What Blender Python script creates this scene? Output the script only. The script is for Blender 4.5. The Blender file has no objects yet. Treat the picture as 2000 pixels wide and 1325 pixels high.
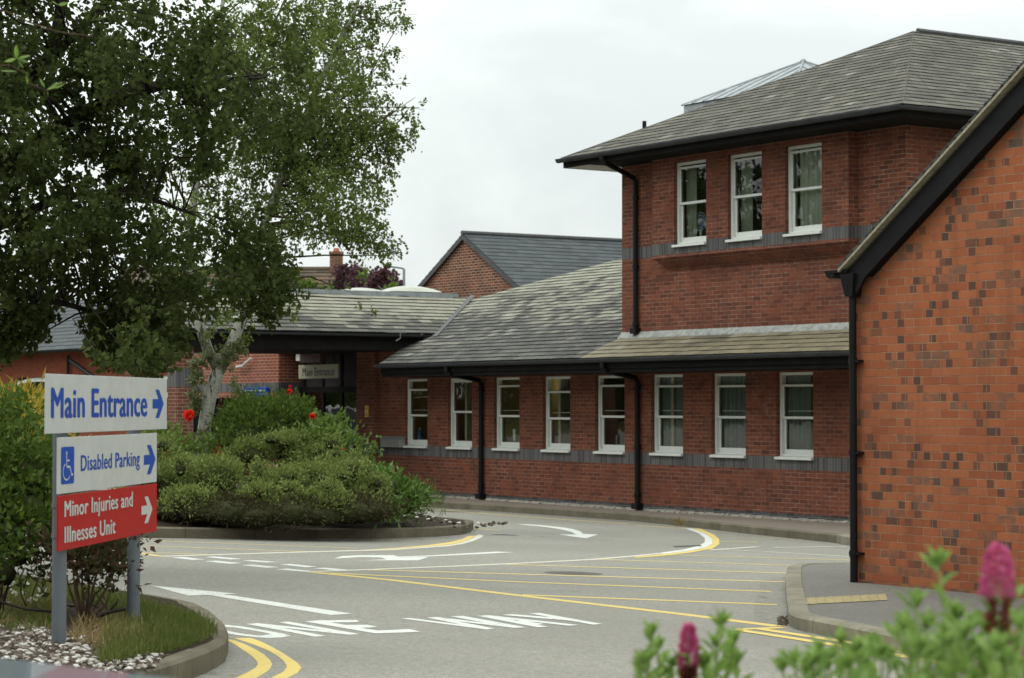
import bpy, math, random
import numpy as np
from mathutils import Vector
SC = bpy.context.scene
COL = SC.collection
R = math.radians
rng = np.random.default_rng(7)
random.seed(7)

# ------------------------------------------------------------------ camera model (x along the wall, y into the site, z up)
F, CX, CY, H = 4400.0, 1000.0, 662.5, 2.0
AL = math.atan(2900 / F); SA, CA = math.sin(AL), math.cos(AL)
TH = math.atan(127.5 / F)
def ray(px, py):
    a = (px - CX) / F; b = -(py - CY) / F
    Z = math.cos(TH) - b * math.sin(TH); U = math.sin(TH) + b * math.cos(TH)
    return np.array([a * SA - Z * CA, a * CA + Z * SA, U]), Z
O3 = np.array([0, 0, H])
def at(px, py, Z):
    r, z = ray(px, py); return r * (Z / z) + O3
def on_y(px, py, y):
    r, _ = ray(px, py); return r * (y / r[1]) + O3
def on_x(px, py, x):
    r, _ = ray(px, py); return r * (x / r[0]) + O3
RA, RB = 0.77, -0.0366
def road_z(y): return RA + RB * min(max(y, -12), 25.4)
def on_road(px, py, dz=0.0):
    r, _ = ray(px, py); k = (RA + dz - H) / (r[2] - RB * r[1]); return r * k + O3
def plan(X, Z): return np.array([X * SA - Z * CA, X * CA + Z * SA])

# ------------------------------------------------------------------ mesh helpers
class MB:
    def __init__(s): s.v = []; s.f = []; s.t = []
    def poly(s, pts, t=0.5):
        n = len(s.v); s.v += [tuple(map(float, p)) for p in pts]; s.f.append(tuple(range(n, n + len(pts)))); s.t.append(t)
    def box(s, x0, x1, y0, y1, z0, z1, t=0.5):
        n = len(s.v)
        s.v += [(x0,y0,z0),(x1,y0,z0),(x1,y1,z0),(x0,y1,z0),(x0,y0,z1),(x1,y0,z1),(x1,y1,z1),(x0,y1,z1)]
        for q in ((0,3,2,1),(4,5,6,7),(0,1,5,4),(1,2,6,5),(2,3,7,6),(3,0,4,7)):
            s.f.append(tuple(n + i for i in q)); s.t.append(t)
    def hexa(s, p, t=0.5):          # 8 points, bottom ring then top ring
        n = len(s.v); s.v += [tuple(map(float, q)) for q in p]
        for q in ((0,3,2,1),(4,5,6,7),(0,1,5,4),(1,2,6,5),(2,3,7,6),(3,0,4,7)):
            s.f.append(tuple(n + i for i in q)); s.t.append(t)
    def obox(s, o, a, b, c, t=0.5):  # corner o and three edge vectors
        o, a, b, c = map(np.array, (o, a, b, c))
        s.hexa([o, o+a, o+a+b, o+b, o+c, o+a+c, o+a+b+c, o+b+c], t)
    def tube(s, path, rad, n=8, caps=True, t=0.5):
        P = [np.array(p, float) for p in path]
        if np.isscalar(rad): rad = [rad] * len(P)
        base = len(s.v); prev = None
        for i, p in enumerate(P):
            d = P[min(i+1, len(P)-1)] - P[max(i-1, 0)]; d = d / (np.linalg.norm(d) + 1e-9)
            if prev is None:
                h = np.array([0, 0, 1.0]) if abs(d[2]) < .9 else np.array([1.0, 0, 0]); a = np.cross(d, h)
            else: a = prev - d * prev.dot(d)
            a /= np.linalg.norm(a) + 1e-9; b = np.cross(d, a); prev = a
            for k in range(n):
                q = 2 * math.pi * k / n
                s.v.append(tuple(p + rad[i] * (math.cos(q) * a + math.sin(q) * b)))
        for i in range(len(P) - 1):
            for k in range(n):
                k2 = (k + 1) % n
                s.f.append((base+i*n+k, base+i*n+k2, base+(i+1)*n+k2, base+(i+1)*n+k)); s.t.append(t)
        if caps:
            s.f.append(tuple(base + k for k in reversed(range(n)))); s.t.append(t)
            s.f.append(tuple(base + (len(P)-1)*n + k for k in range(n))); s.t.append(t)
    def ball(s, c, r, nu=10, nv=7, sq=(1, 1, 1), jit=0, t=0.5):
        base = len(s.v)
        for j in range(nv + 1):
            th = math.pi * j / nv
            for i in range(nu):
                ph = 2 * math.pi * i / nu
                q = r * (1 + jit * (random.random() - .5))
                s.v.append((c[0] + q*sq[0]*math.sin(th)*math.cos(ph), c[1] + q*sq[1]*math.sin(th)*math.sin(ph), c[2] + q*sq[2]*math.cos(th)))
        for j in range(nv):
            for i in range(nu):
                i2 = (i + 1) % nu
                s.f.append((base+j*nu+i, base+(j+1)*nu+i, base+(j+1)*nu+i2, base+j*nu+i2)); s.t.append(t)
    def build(s, name, mat, parent=None, smooth=False, bevel=0):
        me = bpy.data.meshes.new(name); me.from_pydata(s.v, [], s.f)
        a = me.attributes.new('tint', 'FLOAT', 'FACE'); a.data.foreach_set('value', np.array(s.t, np.float32))
        me.materials.append(mat)
        if smooth: me.polygons.foreach_set('use_smooth', [True] * len(me.polygons))
        me.update()
        o = bpy.data.objects.new(name, me); COL.objects.link(o)
        if parent is not None:
            o.parent = parent
            # pieces are modelled in world space: keep them there under a parent that stands elsewhere
            p = parent; off = Vector((0, 0, 0))
            while p is not None: off += p.location; p = p.parent
            me.transform(__import__('mathutils').Matrix.Translation(-off))
        if bevel:
            m = o.modifiers.new('bevel', 'BEVEL'); m.width = bevel; m.segments = 2; m.limit_method = 'ANGLE'
        return o

def np_mesh(name, V, K, mat, parent=None, tint=None, smooth=False):
    V = np.asarray(V, np.float32).reshape(-1, 3)
    if parent is not None:
        p = parent; off = np.zeros(3, np.float32)
        while p is not None: off += np.array(p.location, np.float32); p = p.parent
        V = V - off
    nf = len(V) // K
    me = bpy.data.meshes.new(name); me.vertices.add(len(V)); me.vertices.foreach_set('co', V.ravel())
    me.loops.add(nf * K); me.loops.foreach_set('vertex_index', np.arange(nf * K, dtype=np.int32))
    me.polygons.add(nf); me.polygons.foreach_set('loop_start', np.arange(0, nf * K, K, dtype=np.int32))
    a = me.attributes.new('tint', 'FLOAT', 'FACE')
    a.data.foreach_set('value', np.asarray(tint if tint is not None else rng.random(nf), np.float32))
    if smooth: me.polygons.foreach_set('use_smooth', np.ones(nf, bool))
    me.materials.append(mat); me.update(calc_edges=True); me.validate()
    o = bpy.data.objects.new(name, me); COL.objects.link(o); o.parent = parent
    return o

def tag(o, label=None, cat=None, group=None, kind=None):
    if label: o['label'] = label
    if cat: o['category'] = cat
    if group: o['group'] = group
    if kind: o['kind'] = kind
    return o
def thing(name, label, cat, loc=(0, 0, 0), group=None):
    o = bpy.data.objects.new(name, None); o.location = tuple(map(float, loc)); o.empty_display_size = .3; COL.objects.link(o)
    return tag(o, label, cat, group)
def struct(o): o['kind'] = 'structure'; return o

# ------------------------------------------------------------------ materials
class NT:
    def __init__(s, name):
        s.m = bpy.data.materials.new(name); s.m.use_nodes = True; s.t = s.m.node_tree
        s.t.nodes.clear(); s.out = s.n('ShaderNodeOutputMaterial')
    def n(s, typ, **kw):
        nd = s.t.nodes.new(typ)
        for k, v in kw.items():
            setattr(nd, k, v)
        return nd
    def l(s, a, b): s.t.links.new(a, b)
    def math(s, op, a, b=None, c=None, clamp=False):
        nd = s.n('ShaderNodeMath', operation=op, use_clamp=clamp)
        for i, q in enumerate((a, b, c)):
            if q is None: continue
            if hasattr(q, 'is_linked'): s.l(q, nd.inputs[i])
            else: nd.inputs[i].default_value = q
        return nd.outputs[0]
    def ramp(s, fac, stops, interp='LINEAR'):
        nd = s.n('ShaderNodeValToRGB'); cr = nd.color_ramp; cr.interpolation = interp
        while len(cr.elements) < len(stops): cr.elements.new(.5)
        for e, (p, c) in zip(cr.elements, stops):
            e.position = p; e.color = (*c, 1) if len(c) == 3 else c
        s.l(fac, nd.inputs[0]); return nd.outputs[0]
    def mix(s, fac, a, b, blend='MIX'):
        nd = s.n('ShaderNodeMix', data_type='RGBA', blend_type=blend)
        for i, q in ((0, fac), (6, a), (7, b)):
            if hasattr(q, 'is_linked'): s.l(q, nd.inputs[i])
            elif i == 0: nd.inputs[0].default_value = q
            else: nd.inputs[i].default_value = (*q, 1)
        return nd.outputs[2]
    def noise(s, vec, scale, detail=4, rough=.6, dist=0):
        nd = s.n('ShaderNodeTexNoise'); nd.inputs['Scale'].default_value = scale; nd.inputs['Detail'].default_value = detail
        nd.inputs['Roughness'].default_value = rough; nd.inputs['Distortion'].default_value = dist
        if vec is not None: s.l(vec, nd.inputs['Vector'])
        return nd.outputs['Fac']
    def pos(s): return s.n('ShaderNodeNewGeometry').outputs['Position']
    def attr(s, name='tint'):
        nd = s.n('ShaderNodeAttribute'); nd.attribute_name = name; return nd.outputs['Fac']
    def bsdf(s, col, rough=.8, spec=.3, bump=None, bstr=.3, bdist=.01, metal=0, coat=0):
        b = s.n('ShaderNodeBsdfPrincipled')
        if hasattr(col, 'is_linked'): s.l(col, b.inputs['Base Color'])
        else: b.inputs['Base Color'].default_value = (*col, 1)
        if hasattr(rough, 'is_linked'): s.l(rough, b.inputs['Roughness'])
        else: b.inputs['Roughness'].default_value = rough
        b.inputs['Specular IOR Level'].default_value = spec; b.inputs['Metallic'].default_value = metal
        b.inputs['Coat Weight'].default_value = coat
        if bump is not None:
            bn = s.n('ShaderNodeBump'); bn.inputs['Strength'].default_value = bstr; bn.inputs['Distance'].default_value = bdist
            s.l(bump, bn.inputs['Height']); s.l(bn.outputs[0], b.inputs['Normal'])
        return b
    def end(s, sh): s.l(sh if not hasattr(sh, 'outputs') else sh.outputs[0], s.out.inputs[0]); return s.m

def plain(name, col, rough=.6, spec=.3, metal=0, var=.12, scale=6, coat=0):
    t = NT(name); p = t.pos()
    n = t.noise(p, scale, 5)
    c = t.ramp(n, [(.3, tuple(q * (1 - var) for q in col)), (.7, tuple(min(1, q * (1 + var)) for q in col))])
    return t.end(t.bsdf(c, rough, spec, metal=metal, coat=coat))

def wall_uv(t):
    g = t.n('ShaderNodeNewGeometry')
    sp = t.n('ShaderNodeSeparateXYZ'); t.l(g.outputs['Position'], sp.inputs[0])
    sn = t.n('ShaderNodeSeparateXYZ'); t.l(g.outputs['True Normal'], sn.inputs[0])
    k = t.math('GREATER_THAN', t.math('ABSOLUTE', sn.outputs[0]), .7)
    u = t.math('ADD', t.math('MULTIPLY', sp.outputs[1], k), t.math('MULTIPLY', sp.outputs[0], t.math('SUBTRACT', 1, k)))
    return u, sp.outputs[2], g.outputs['Position']
def vec(t, a, b, c=0.0):
    nd = t.n('ShaderNodeCombineXYZ')
    for i, q in enumerate((a, b, c)):
        if hasattr(q, 'is_linked'): t.l(q, nd.inputs[i])
        else: nd.inputs[i].default_value = q
    return nd.outputs[0]
def brick_tex(t, v, w, h, mortar, offset=.5):
    b = t.n('ShaderNodeTexBrick'); t.l(v, b.inputs['Vector'])
    b.offset = offset; b.offset_frequency = 2; b.squash = 1
    b.inputs['Color1'].default_value = (0, 0, 0, 1); b.inputs['Color2'].default_value = (1, 1, 1, 1); b.inputs['Mortar'].default_value = (.5, .5, .5, 1)
    b.inputs['Scale'].default_value = 1; b.inputs['Mortar Size'].default_value = mortar; b.inputs['Mortar Smooth'].default_value = .3
    b.inputs['Bias'].default_value = 0; b.inputs['Brick Width'].default_value = w; b.inputs['Row Height'].default_value = h
    return b.outputs['Color'], b.outputs['Fac']

def brick_material(name, stops, mortar_col, bands=(), plinth=None, mortar=.005, w=.225, h=.075, dirt=.35, flash=0, mortar_patch=True, spot=None):
    t = NT(name); u, v, P = wall_uv(t)
    rnd, mf = brick_tex(t, vec(t, u, v), w, h, mortar)
    n1 = t.noise(P, 1.1, 4, .6); n2 = t.noise(P, 28, 3, .7)
    r2 = t.math('ADD', rnd, t.math('MULTIPLY', t.math('SUBTRACT', n2, .5), .5))
    col = t.ramp(r2, stops)
    if flash:
        row = t.math('FLOOR', t.math('DIVIDE', v, h))
        cell = t.math('FLOOR', t.math('DIVIDE', t.math('ADD', u, t.math('MULTIPLY', row, .041)), .082))
        wn = t.n('ShaderNodeTexWhiteNoise', noise_dimensions='2D'); t.l(vec(t, cell, row), wn.inputs[0])
        hit = t.math('GREATER_THAN', wn.outputs['Value'], 1 - flash)
        streng = t.math('MULTIPLY', hit, t.ramp(t.math('FRACT', t.math('MULTIPLY', wn.outputs['Value'], 977.0)), [(0, (.55,)*3), (.5, (.8,)*3), (1, (1,)*3)]))
        soft = t.math('MULTIPLY', streng, t.ramp(n2, [(.25, (.85,)*3), (.7, (1,)*3)]))
        col = t.mix(soft, col, (.055, .050, .045))
        smoky = t.math('GREATER_THAN', rnd, .84)
        col = t.mix(t.math('MULTIPLY', smoky, t.ramp(t.noise(P, 14, 2), [(.3, (0,)*3), (.6, (.75,)*3)])), col, (.13, .10, .075))
    mcol = mortar_col
    if mortar_patch:
        mp = t.ramp(t.noise(P, 1.7, 3, .6), [(.34, (.40,)*3), (.56, (1.0,)*3)])
        mp = t.math('MULTIPLY', mp, t.ramp(t.noise(P, 9, 2, .6), [(.3, (.35,)*3), (.6, (1,)*3)]))
        mcol = t.mix(mp, tuple(q*.55 for q in stops[0][1]), mortar_col)
    col = t.mix(mf, col, mcol)
    col = t.mix(t.math('MULTIPLY', t.ramp(n1, [(.35, (1,)*3), (.65, (0,)*3)]), dirt), col, (.045, .026, .022))
    if spot:
        col = t.mix(t.ramp(t.noise(P, 3.1, 6, .7), [(.62, (0,)*3), (.74, (spot,)*3)]), col, (.40, .36, .32))
    sp_ = t.n('ShaderNodeMapping'); sp_.inputs['Scale'].default_value = (3.2, 3.2, .35); t.l(P, sp_.inputs[0])
    col = t.mix(t.ramp(t.noise(sp_.outputs[0], 1.5, 5, .65), [(.52, (0,)*3), (.74, (.32,)*3)]), col, (.060, .038, .030))
    col = t.mix(t.ramp(t.noise(P, .45, 3, .5), [(.40, (0,)*3), (.66, (.30,)*3)]), col, tuple(q*.62 for q in stops[1][1]))
    hgt = mf
    if bands or plinth is not None:
        rb, mb = brick_tex(t, vec(t, u, t.math('ADD', v, .5)), .075, 5.0, .004)
        bc = t.ramp(t.math('ADD', rb, t.math('MULTIPLY', t.math('SUBTRACT', n2, .5), .4)), [(0, (.060, .060, .064)), (.5, (.088, .087, .09)), (1, (.125, .118, .118))])
        bc = t.mix(mb, bc, (.20, .18, .165))
        for z0, z1 in bands:
            k = t.math('MULTIPLY', t.math('GREATER_THAN', v, z0), t.math('LESS_THAN', v, z1))
            col = t.mix(k, col, bc)
        if plinth is not None:
            pc = t.ramp(r2, [(0, (.035, .037, .042)), (1, (.075, .076, .08))])
            pc = t.mix(mf, pc, (.16, .15, .14))
            k = t.math('LESS_THAN', v, plinth); col = t.mix(k, col, pc)
            # crumbling white mortar fillet and splash stains at the foot
            lim = t.math('ADD', .015, t.math('MULTIPLY', t.noise(P, 4.5, 5, .7), .07))
            k2 = t.math('LESS_THAN', v, lim); col = t.mix(t.math('MULTIPLY', k2, .75), col, (.36, .34, .30))
    bh = t.math('ADD', t.math('MULTIPLY', mf, -1), t.math('MULTIPLY', n2, .5))
    return t.end(t.bsdf(col, .9, .15, bh, .5, .006))

M = {}
M['brick'] = brick_material('red_brown_brick', [(0, (.110, .040, .026)), (.35, (.185, .057, .033)), (.65, (.225, .075, .041)), (1, (.135, .052, .037))],
                            (.36, .27, .21), bands=((.872, 1.098), (4.757, 4.970)), plinth=.118, spot=.25)
M['brick_lit_porch'] = brick_material('lit_porch_brick', [(0, (.17, .055, .035)), (.5, (.27, .08, .045)), (1, (.20, .065, .045))], (.48, .36, .29), bands=((2.30, 2.53), (.872, 1.098)), mortar=.006, dirt=.15, mortar_patch=False)  # lighter copy of the wall brick: the porch's brighter light is in the colour
M['orange'] = brick_material('orange_flashed_brick', [(0, (.285, .086, .041)), (.3, (.335, .106, .048)), (.7, (.380, .128, .058)), (1, (.315, .104, .053))],
                             (.33, .225, .14), mortar=.0045, dirt=.22, flash=.14, mortar_patch=True)
M['brick_pier'] = brick_material('pier_brick', [(0, (.115, .042, .028)), (.5, (.175, .062, .038)), (1, (.14, .05, .036))], (.36, .27, .21), bands=((2.36, 2.75),), mortar=.006, dirt=.2, mortar_patch=False)
M['old_brick'] = brick_material('old_purple_brick', [(0, (.085, .038, .026)), (.4, (.16, .055, .032)), (.75, (.24, .085, .042)), (1, (.12, .055, .04))], (.42, .31, .23), mortar=.010, dirt=.4, mortar_patch=False)
M['left_brick'] = brick_material('warm_red_brick', [(0, (.165, .040, .022)), (.5, (.235, .060, .030)), (1, (.185, .050, .030))], (.33, .17, .11), mortar=.004, dirt=.2)

def slate_material(name, base, lich, lich_amt, yellow=0.0, dark_low=None, streak=True, wet=.2, pale=.35, con=.35):
    t = NT(name); P = t.pos(); a = t.attr()
    n1 = t.noise(P, .55, 5, .65); n2 = t.noise(P, 3.5, 5, .7); n3 = t.noise(P, 22, 4, .7)
    c = t.ramp(t.math('ADD', a, t.math('MULTIPLY', t.math('SUBTRACT', n3, .5), .5)), [(0, tuple(q*(1-con) for q in base)), (.5, base), (1, tuple(q*(1+con) for q in base))])
    edge = t.math('LESS_THAN', a, -.5)
    # lichen patches
    k = t.math('ADD', t.math('MULTIPLY', n1, .75), t.math('ADD', t.math('MULTIPLY', n2, .35), t.math('MULTIPLY', a, .22)))
    if dark_low:
        z0, z1, wgt = dark_low
        sp = t.n('ShaderNodeSeparateXYZ'); t.l(P, sp.inputs[0])
        mr = t.n('ShaderNodeMapRange'); t.l(sp.outputs[2], mr.inputs[0]); mr.inputs[1].default_value = z0; mr.inputs[2].default_value = z1
        mr.inputs[3].default_value = -wgt; mr.inputs[4].default_value = wgt * .6
        k = t.math('ADD', k, mr.outputs[0])
    f = t.ramp(k, [(.66 - lich_amt, (0,)*3), (.86 - lich_amt, (1,)*3)])
    lc = t.mix(t.ramp(n2, [(.35, (0,)*3), (.65, (1,)*3)]), lich, tuple(q*.72 for q in lich))
    c = t.mix(t.math('MULTIPLY', f, t.ramp(n3, [(.2, (.55,)*3), (.6, (.95,)*3)])), c, lc)
    # single pale slates
    if pale:
        s1 = t.math('GREATER_THAN', a, 1 - pale * .05); c = t.mix(t.math('MULTIPLY', s1, t.ramp(n3, [(.35, (.05,)*3), (.65, (.6,)*3)])), c, (.30, .30, .27))
        s3 = t.ramp(t.noise(P, 12, 4, .8, .9), [(.60, (0,)*3), (.68, (.9 * pale,)*3)]); c = t.mix(s3, c, (.40, .40, .36))
    s2 = t.math('GREATER_THAN', t.noise(P, 9, 3, .8), .66); c = t.mix(t.math('MULTIPLY', s2, .35), c, (.02, .021, .016))
    c = t.mix(edge, c, (.022, .021, .018))
    if yellow: c = t.mix(t.ramp(t.noise(P, 1.3, 4), [(.52, (0,)*3), (.7, (yellow,)*3)]), c, (.16, .12, .02))
    return t.end(t.bsdf(c, .72, wet, n3, .35, .006))
M['slate_main'] = slate_material('weathered_grey_slate', (.066, .064, .056), (.30, .295, .225), .09, dark_low=(2.8, 4.9, .26), pale=.7, con=.35)
M['slate_canopy'] = slate_material('lichened_canopy_slate', (.080, .078, .066), (.29, .28, .215), .12, dark_low=(3.5, 4.3, .24))
M['slate_strip'] = slate_material('buff_lichened_slate', (.125, .113, .084), (.225, .195, .122), .20)
M['slate_tower'] = slate_material('mossy_tower_slate', (.080, .075, .060), (.16, .147, .105), -.02, pale=.55, con=.25)
M['slate_plain'] = slate_material('blue_grey_slate', (.066, .073, .077), (.085, .092, .094), -.1, wet=.15, pale=0, con=.18)
M['tile_brown'] = slate_material('brown_clay_tile', (.085, .066, .048), (.15, .082, .045), .02, pale=0)
M['tile_verge'] = plain('buff_verge_tile', (.32, .29, .21), .85, var=.3, scale=20)

def asphalt(name, base, warm=.0):
    t = NT(name); P = t.pos()
    n1 = t.noise(P, .35, 5, .6); n2 = t.noise(P, 2.2, 5, .65); n3 = t.noise(P, 62, 2, .85); n4 = t.noise(P, 22, 3, .75)
    c = t.ramp(t.math('ADD', t.math('MULTIPLY', n3, .6), t.math('MULTIPLY', n4, .4)), [(.34, tuple(q*.50 for q in base)), (.5, base), (.66, tuple(q*1.50 for q in base))])
    c = t.mix(t.ramp(n1, [(.4, (0,)*3), (.62, (.45,)*3)]), c, tuple(q*.70 for q in base))
    c = t.mix(t.ramp(n2, [(.5, (0,)*3), (.72, (.25 + warm,)*3)]), c, (base[0]*1.02, base[1]*.93, base[2]*.80))
    st = t.noise(P, .9, 6, .75, .6)
    c = t.mix(t.ramp(st, [(.60, (0,)*3), (.72, (.42,)*3)]), c, tuple(q*.55 for q in base))
    return t.end(t.bsdf(c, .88, .25, n3, .5, .006))
M['road'] = asphalt('worn_grey_asphalt', (.236, .228, .197))
M['pave'] = asphalt('dark_pavement_asphalt', (.150, .144, .128))
M['verge'] = asphalt('gritty_gravel_margin', (.190, .160, .132), .3)
def concrete(name, base):
    t = NT(name); P = t.pos(); a = t.attr()
    n1 = t.noise(P, 2.5, 6, .7); n3 = t.noise(P, 60, 3, .7)
    c = t.ramp(t.math('ADD', t.math('MULTIPLY', n1, .7), t.math('MULTIPLY', n3, .3)), [(.32, tuple(q*.55 for q in base)), (.55, base), (.72, tuple(q*1.25 for q in base))])
    c = t.mix(t.math('MULTIPLY', t.math('SUBTRACT', a, .5), .5, clamp=True), c, tuple(q*.6 for q in base))
    c = t.mix(t.ramp(t.noise(P, 6, 4, .7), [(.55, (0,)*3), (.75, (.45,)*3)]), c, (.075, .072, .045))
    return t.end(t.bsdf(c, .92, .15, n3, .4, .004))
M['kerb'] = concrete('mossy_concrete_kerb', (.150, .132, .095))
M['kerb_pale'] = concrete('pale_concrete_kerb', (.225, .208, .160))
def paint(name, col, wear):
    t = NT(name); P = t.pos()
    n = t.noise(P, 38, 4, .8); n2 = t.noise(P, 3, 4, .7)
    k = t.ramp(t.math('ADD', t.math('MULTIPLY', n, .7), t.math('MULTIPLY', n2, .3)), [(wear - .05, (1,)*3), (wear + .05, (0,)*3)])
    c = t.mix(k, col, (.19, .18, .16))
    c = t.mix(t.ramp(n2, [(.45, (0,)*3), (.75, (.25,)*3)]), c, tuple(q*.7 for q in col))
    return t.end(t.bsdf(c, .75, .3, n, .2, .003))
M['white_paint'] = paint('white_road_paint', (.56, .57, .53), .415)
M['yellow_paint'] = paint('yellow_road_paint', (.58, .445, .135), .40)
M['yellow_faint'] = paint('faded_yellow_road_paint', (.56, .44, .165), .42)
M['white_faint'] = paint('faded_cream_road_paint', (.55, .52, .42), .43)
M['fillet'] = plain('crumbling_white_mortar', (.27, .25, .21), .95, .1, var=.35, scale=9)
M['tactile'] = plain('buff_paving', (.30, .245, .125), .9, var=.25, scale=15)
M['white_frame'] = plain('white_window_paint', (.64, .66, .62), .45, .4, var=.05)
M['black'] = plain('black_painted_metal', (.008, .008, .009), .5, .18, var=.3)
M['gutter'] = plain('grey_black_gutter', (.034, .037, .041), .5, .3, var=.3, scale=3)
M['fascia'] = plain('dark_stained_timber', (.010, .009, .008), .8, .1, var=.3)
M['maroon'] = plain('maroon_fascia_board', (.10, .045, .045), .6, var=.2)
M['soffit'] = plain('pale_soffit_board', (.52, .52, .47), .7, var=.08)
M['lead'] = plain('grey_lead_sheet', (.25, .27, .28), .55, .4, var=.3, scale=4)
M['lead_dark'] = plain('dark_lead_valley', (.070, .072, .072), .65, .3, var=.25, scale=4)
M['flash'] = (lambda t: t.end(t.bsdf(t.ramp(t.noise(t.pos(), 9, 6, .75), [(.34, (.15, .155, .145)), (.5, (.27, .28, .265)), (.66, (.34, .35, .33))]), .8, .2)))(NT('stained_white_flashing'))
M['dome'] = plain('milky_skylight_plastic', (.36, .365, .31), .35, .5, var=.15, scale=5)
M['steel'] = plain('brushed_steel', (.35, .35, .33), .4, .5, metal=.6)
M['sign_white'] = (lambda t: t.end(t.bsdf(t.ramp(t.noise(t.pos(), 7, 5, .7), [(.35, (.44, .46, .44)), (.7, (.50, .515, .495))]), .45, .25)))(NT('white_sign_enamel'))
M['sign_blue'] = plain('sign_blue', (.010, .062, .33), .5, .2, var=.06)
M['sign_red'] = plain('sign_red', (.36, .012, .010), .5, .2, var=.07)
M['sign_cream'] = plain('cream_entrance_board', (.36, .34, .23), .5, var=.08)
M['sign_dark'] = plain('dark_lettering', (.03, .03, .035), .5)
M['sign_yellow'] = plain('yellow_notice', (.62, .40, .06), .5, var=.1)
M['post'] = plain('grey_painted_post', (.115, .13, .145), .5, .4, var=.12, scale=8)
M['teal'] = plain('teal_sticker', (.05, .30, .30), .5)
M['paper'] = plain('white_paper', (.6, .62, .6), .8, var=.05)
M['interior'] = plain('dim_interior_plaster', (.36, .34, .25), .9, var=.2, scale=2)
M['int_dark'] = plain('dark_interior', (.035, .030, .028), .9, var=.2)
M['blue_plastic'] = plain('blue_plastic', (.03, .16, .42), .4)
M['fan_white'] = plain('white_fan_plastic', (.6, .62, .6), .4)
def curtain_mat(name, a, b):
    t = NT(name); n = t.noise(t.pos(), 3, 3)
    c = t.mix(n, a, b); d = t.n('ShaderNodeBsdfDiffuse'); t.l(c, d.inputs[0]); tr = t.n('ShaderNodeBsdfTranslucent'); t.l(c, tr.inputs[0])
    m = t.n('ShaderNodeMixShader'); m.inputs[0].default_value = .35; t.l(d.outputs[0], m.inputs[1]); t.l(tr.outputs[0], m.inputs[2]); return t.end(m)
M['curtain'] = curtain_mat('sage_curtain', (.74, .76, .64), (.58, .62, .50))
M['curtain_blue'] = curtain_mat('blue_grey_curtain', (.30, .35, .33), (.19, .24, .22))
def glass(name, tint=(.88, .92, .89), base=.05):
    t = NT(name); fr = t.n('ShaderNodeFresnel'); fr.inputs[0].default_value = 1.45
    k = t.math('ADD', t.math('MULTIPLY', fr.outputs[0], .95), base, clamp=True)
    g = t.n('ShaderNodeBsdfGlossy'); g.inputs['Roughness'].default_value = .015
    bn = t.n('ShaderNodeBump'); bn.inputs['Strength'].default_value = .08; bn.inputs['Distance'].default_value = .02; t.l(t.noise(t.pos(), 2.2, 2), bn.inputs['Height']); t.l(bn.outputs[0], g.inputs['Normal'])
    tr = t.n('ShaderNodeBsdfTransparent'); tr.inputs[0].default_value = (*tint, 1)
    m = t.n('ShaderNodeMixShader'); t.l(k, m.inputs[0]); t.l(tr.outputs[0], m.inputs[1]); t.l(g.outputs[0], m.inputs[2]); return t.end(m)
M['glass'] = glass('window_glass', base=.07)
M['glass_dark'] = glass('door_glass', (.28, .27, .25), .16)
M['car_glass'] = plain('car_glass', (.012, .016, .018), .06, .6, var=.1)
def car_paint(name, c, metal=.0): return plain(name, c, .32, .5, metal=metal, var=.06, scale=2, coat=.6)
M['red_paint'] = car_paint('burgundy_car_paint', (.17, .010, .022))
M['silver_paint'] = car_paint('silver_car_paint', (.50, .52, .52), .2)
M['grey_paint'] = car_paint('blue_grey_car_paint', (.13, .155, .19), .2)
M['tyre'] = plain('tyre_rubber', (.015, .015, .015), .9)
M['rim'] = plain('alloy_rim', (.4, .4, .4), .4, metal=.7)
M['lamp_glass'] = plain('lamp_lens', (.55, .56, .55), .2)
M['lamp_red'] = plain('red_lamp_lens', (.4, .01, .01), .2)
M['plastic_black'] = plain('black_plastic', (.02, .02, .02), .6)
def emit(name, c, s):
    t = NT(name); e = t.n('ShaderNodeEmission'); e.inputs[0].default_value = (*c, 1); e.inputs[1].default_value = s; return t.end(e)
M['lit'] = emit('lit_ceiling_lamp', (1, .74, .30), 2.6)

def leaf_mat(name, c0, c1, c2, trans=.35, rough=.55, spec=.25, var_scale=1.2):
    t = NT(name); a = t.attr(); P = t.pos()
    n = t.noise(P, var_scale, 3)
    k = t.math('ADD', t.math('MULTIPLY', a, .65), t.math('MULTIPLY', n, .35))
    c = t.ramp(k, [(.12, c0), (.5, c1), (.88, c2)])
    b = t.bsdf(c, rough, spec)
    tr = t.n('ShaderNodeBsdfTranslucent'); t.l(t.mix(.35, c, (c2[0]*1.2, c2[1]*1.3, c2[2]*.6)), tr.inputs[0])
    m = t.n('ShaderNodeMixShader'); m.inputs[0].default_value = trans; t.l(b.outputs[0], m.inputs[1]); t.l(tr.outputs[0], m.inputs[2]); return t.end(m)
M['leaf_dark'] = leaf_mat('dark_maple_leaves', (.029, .039, .014), (.048, .065, .020), (.080, .104, .030), .34, .75, .08)
M['leaf_birch'] = leaf_mat('birch_leaves', (.058, .088, .024), (.105, .145, .038), (.175, .215, .065), .42, .7, .12)
M['leaf_ivy'] = leaf_mat('pale_trunk_shoots', (.07, .095, .035), (.13, .155, .065), (.24, .25, .14), .3)
M['leaf_juniper'] = leaf_mat('juniper_sprigs', (.085, .118, .032), (.165, .210, .060), (.270, .310, .110), .28, .75, .1, 2.2)
M['leaf_skirt'] = leaf_mat('brown_old_sprigs', (.028, .024, .014), (.050, .042, .022), (.085, .075, .035), .1, .9, .05)
M['leaf_lime'] = leaf_mat('fresh_green_leaves', (.06, .10, .02), (.10, .165, .03), (.17, .23, .05), .35)
M['leaf_broom'] = leaf_mat('deep_green_sprigs', (.040, .070, .014), (.070, .112, .022), (.125, .175, .036), .28, .7, .1)
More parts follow.
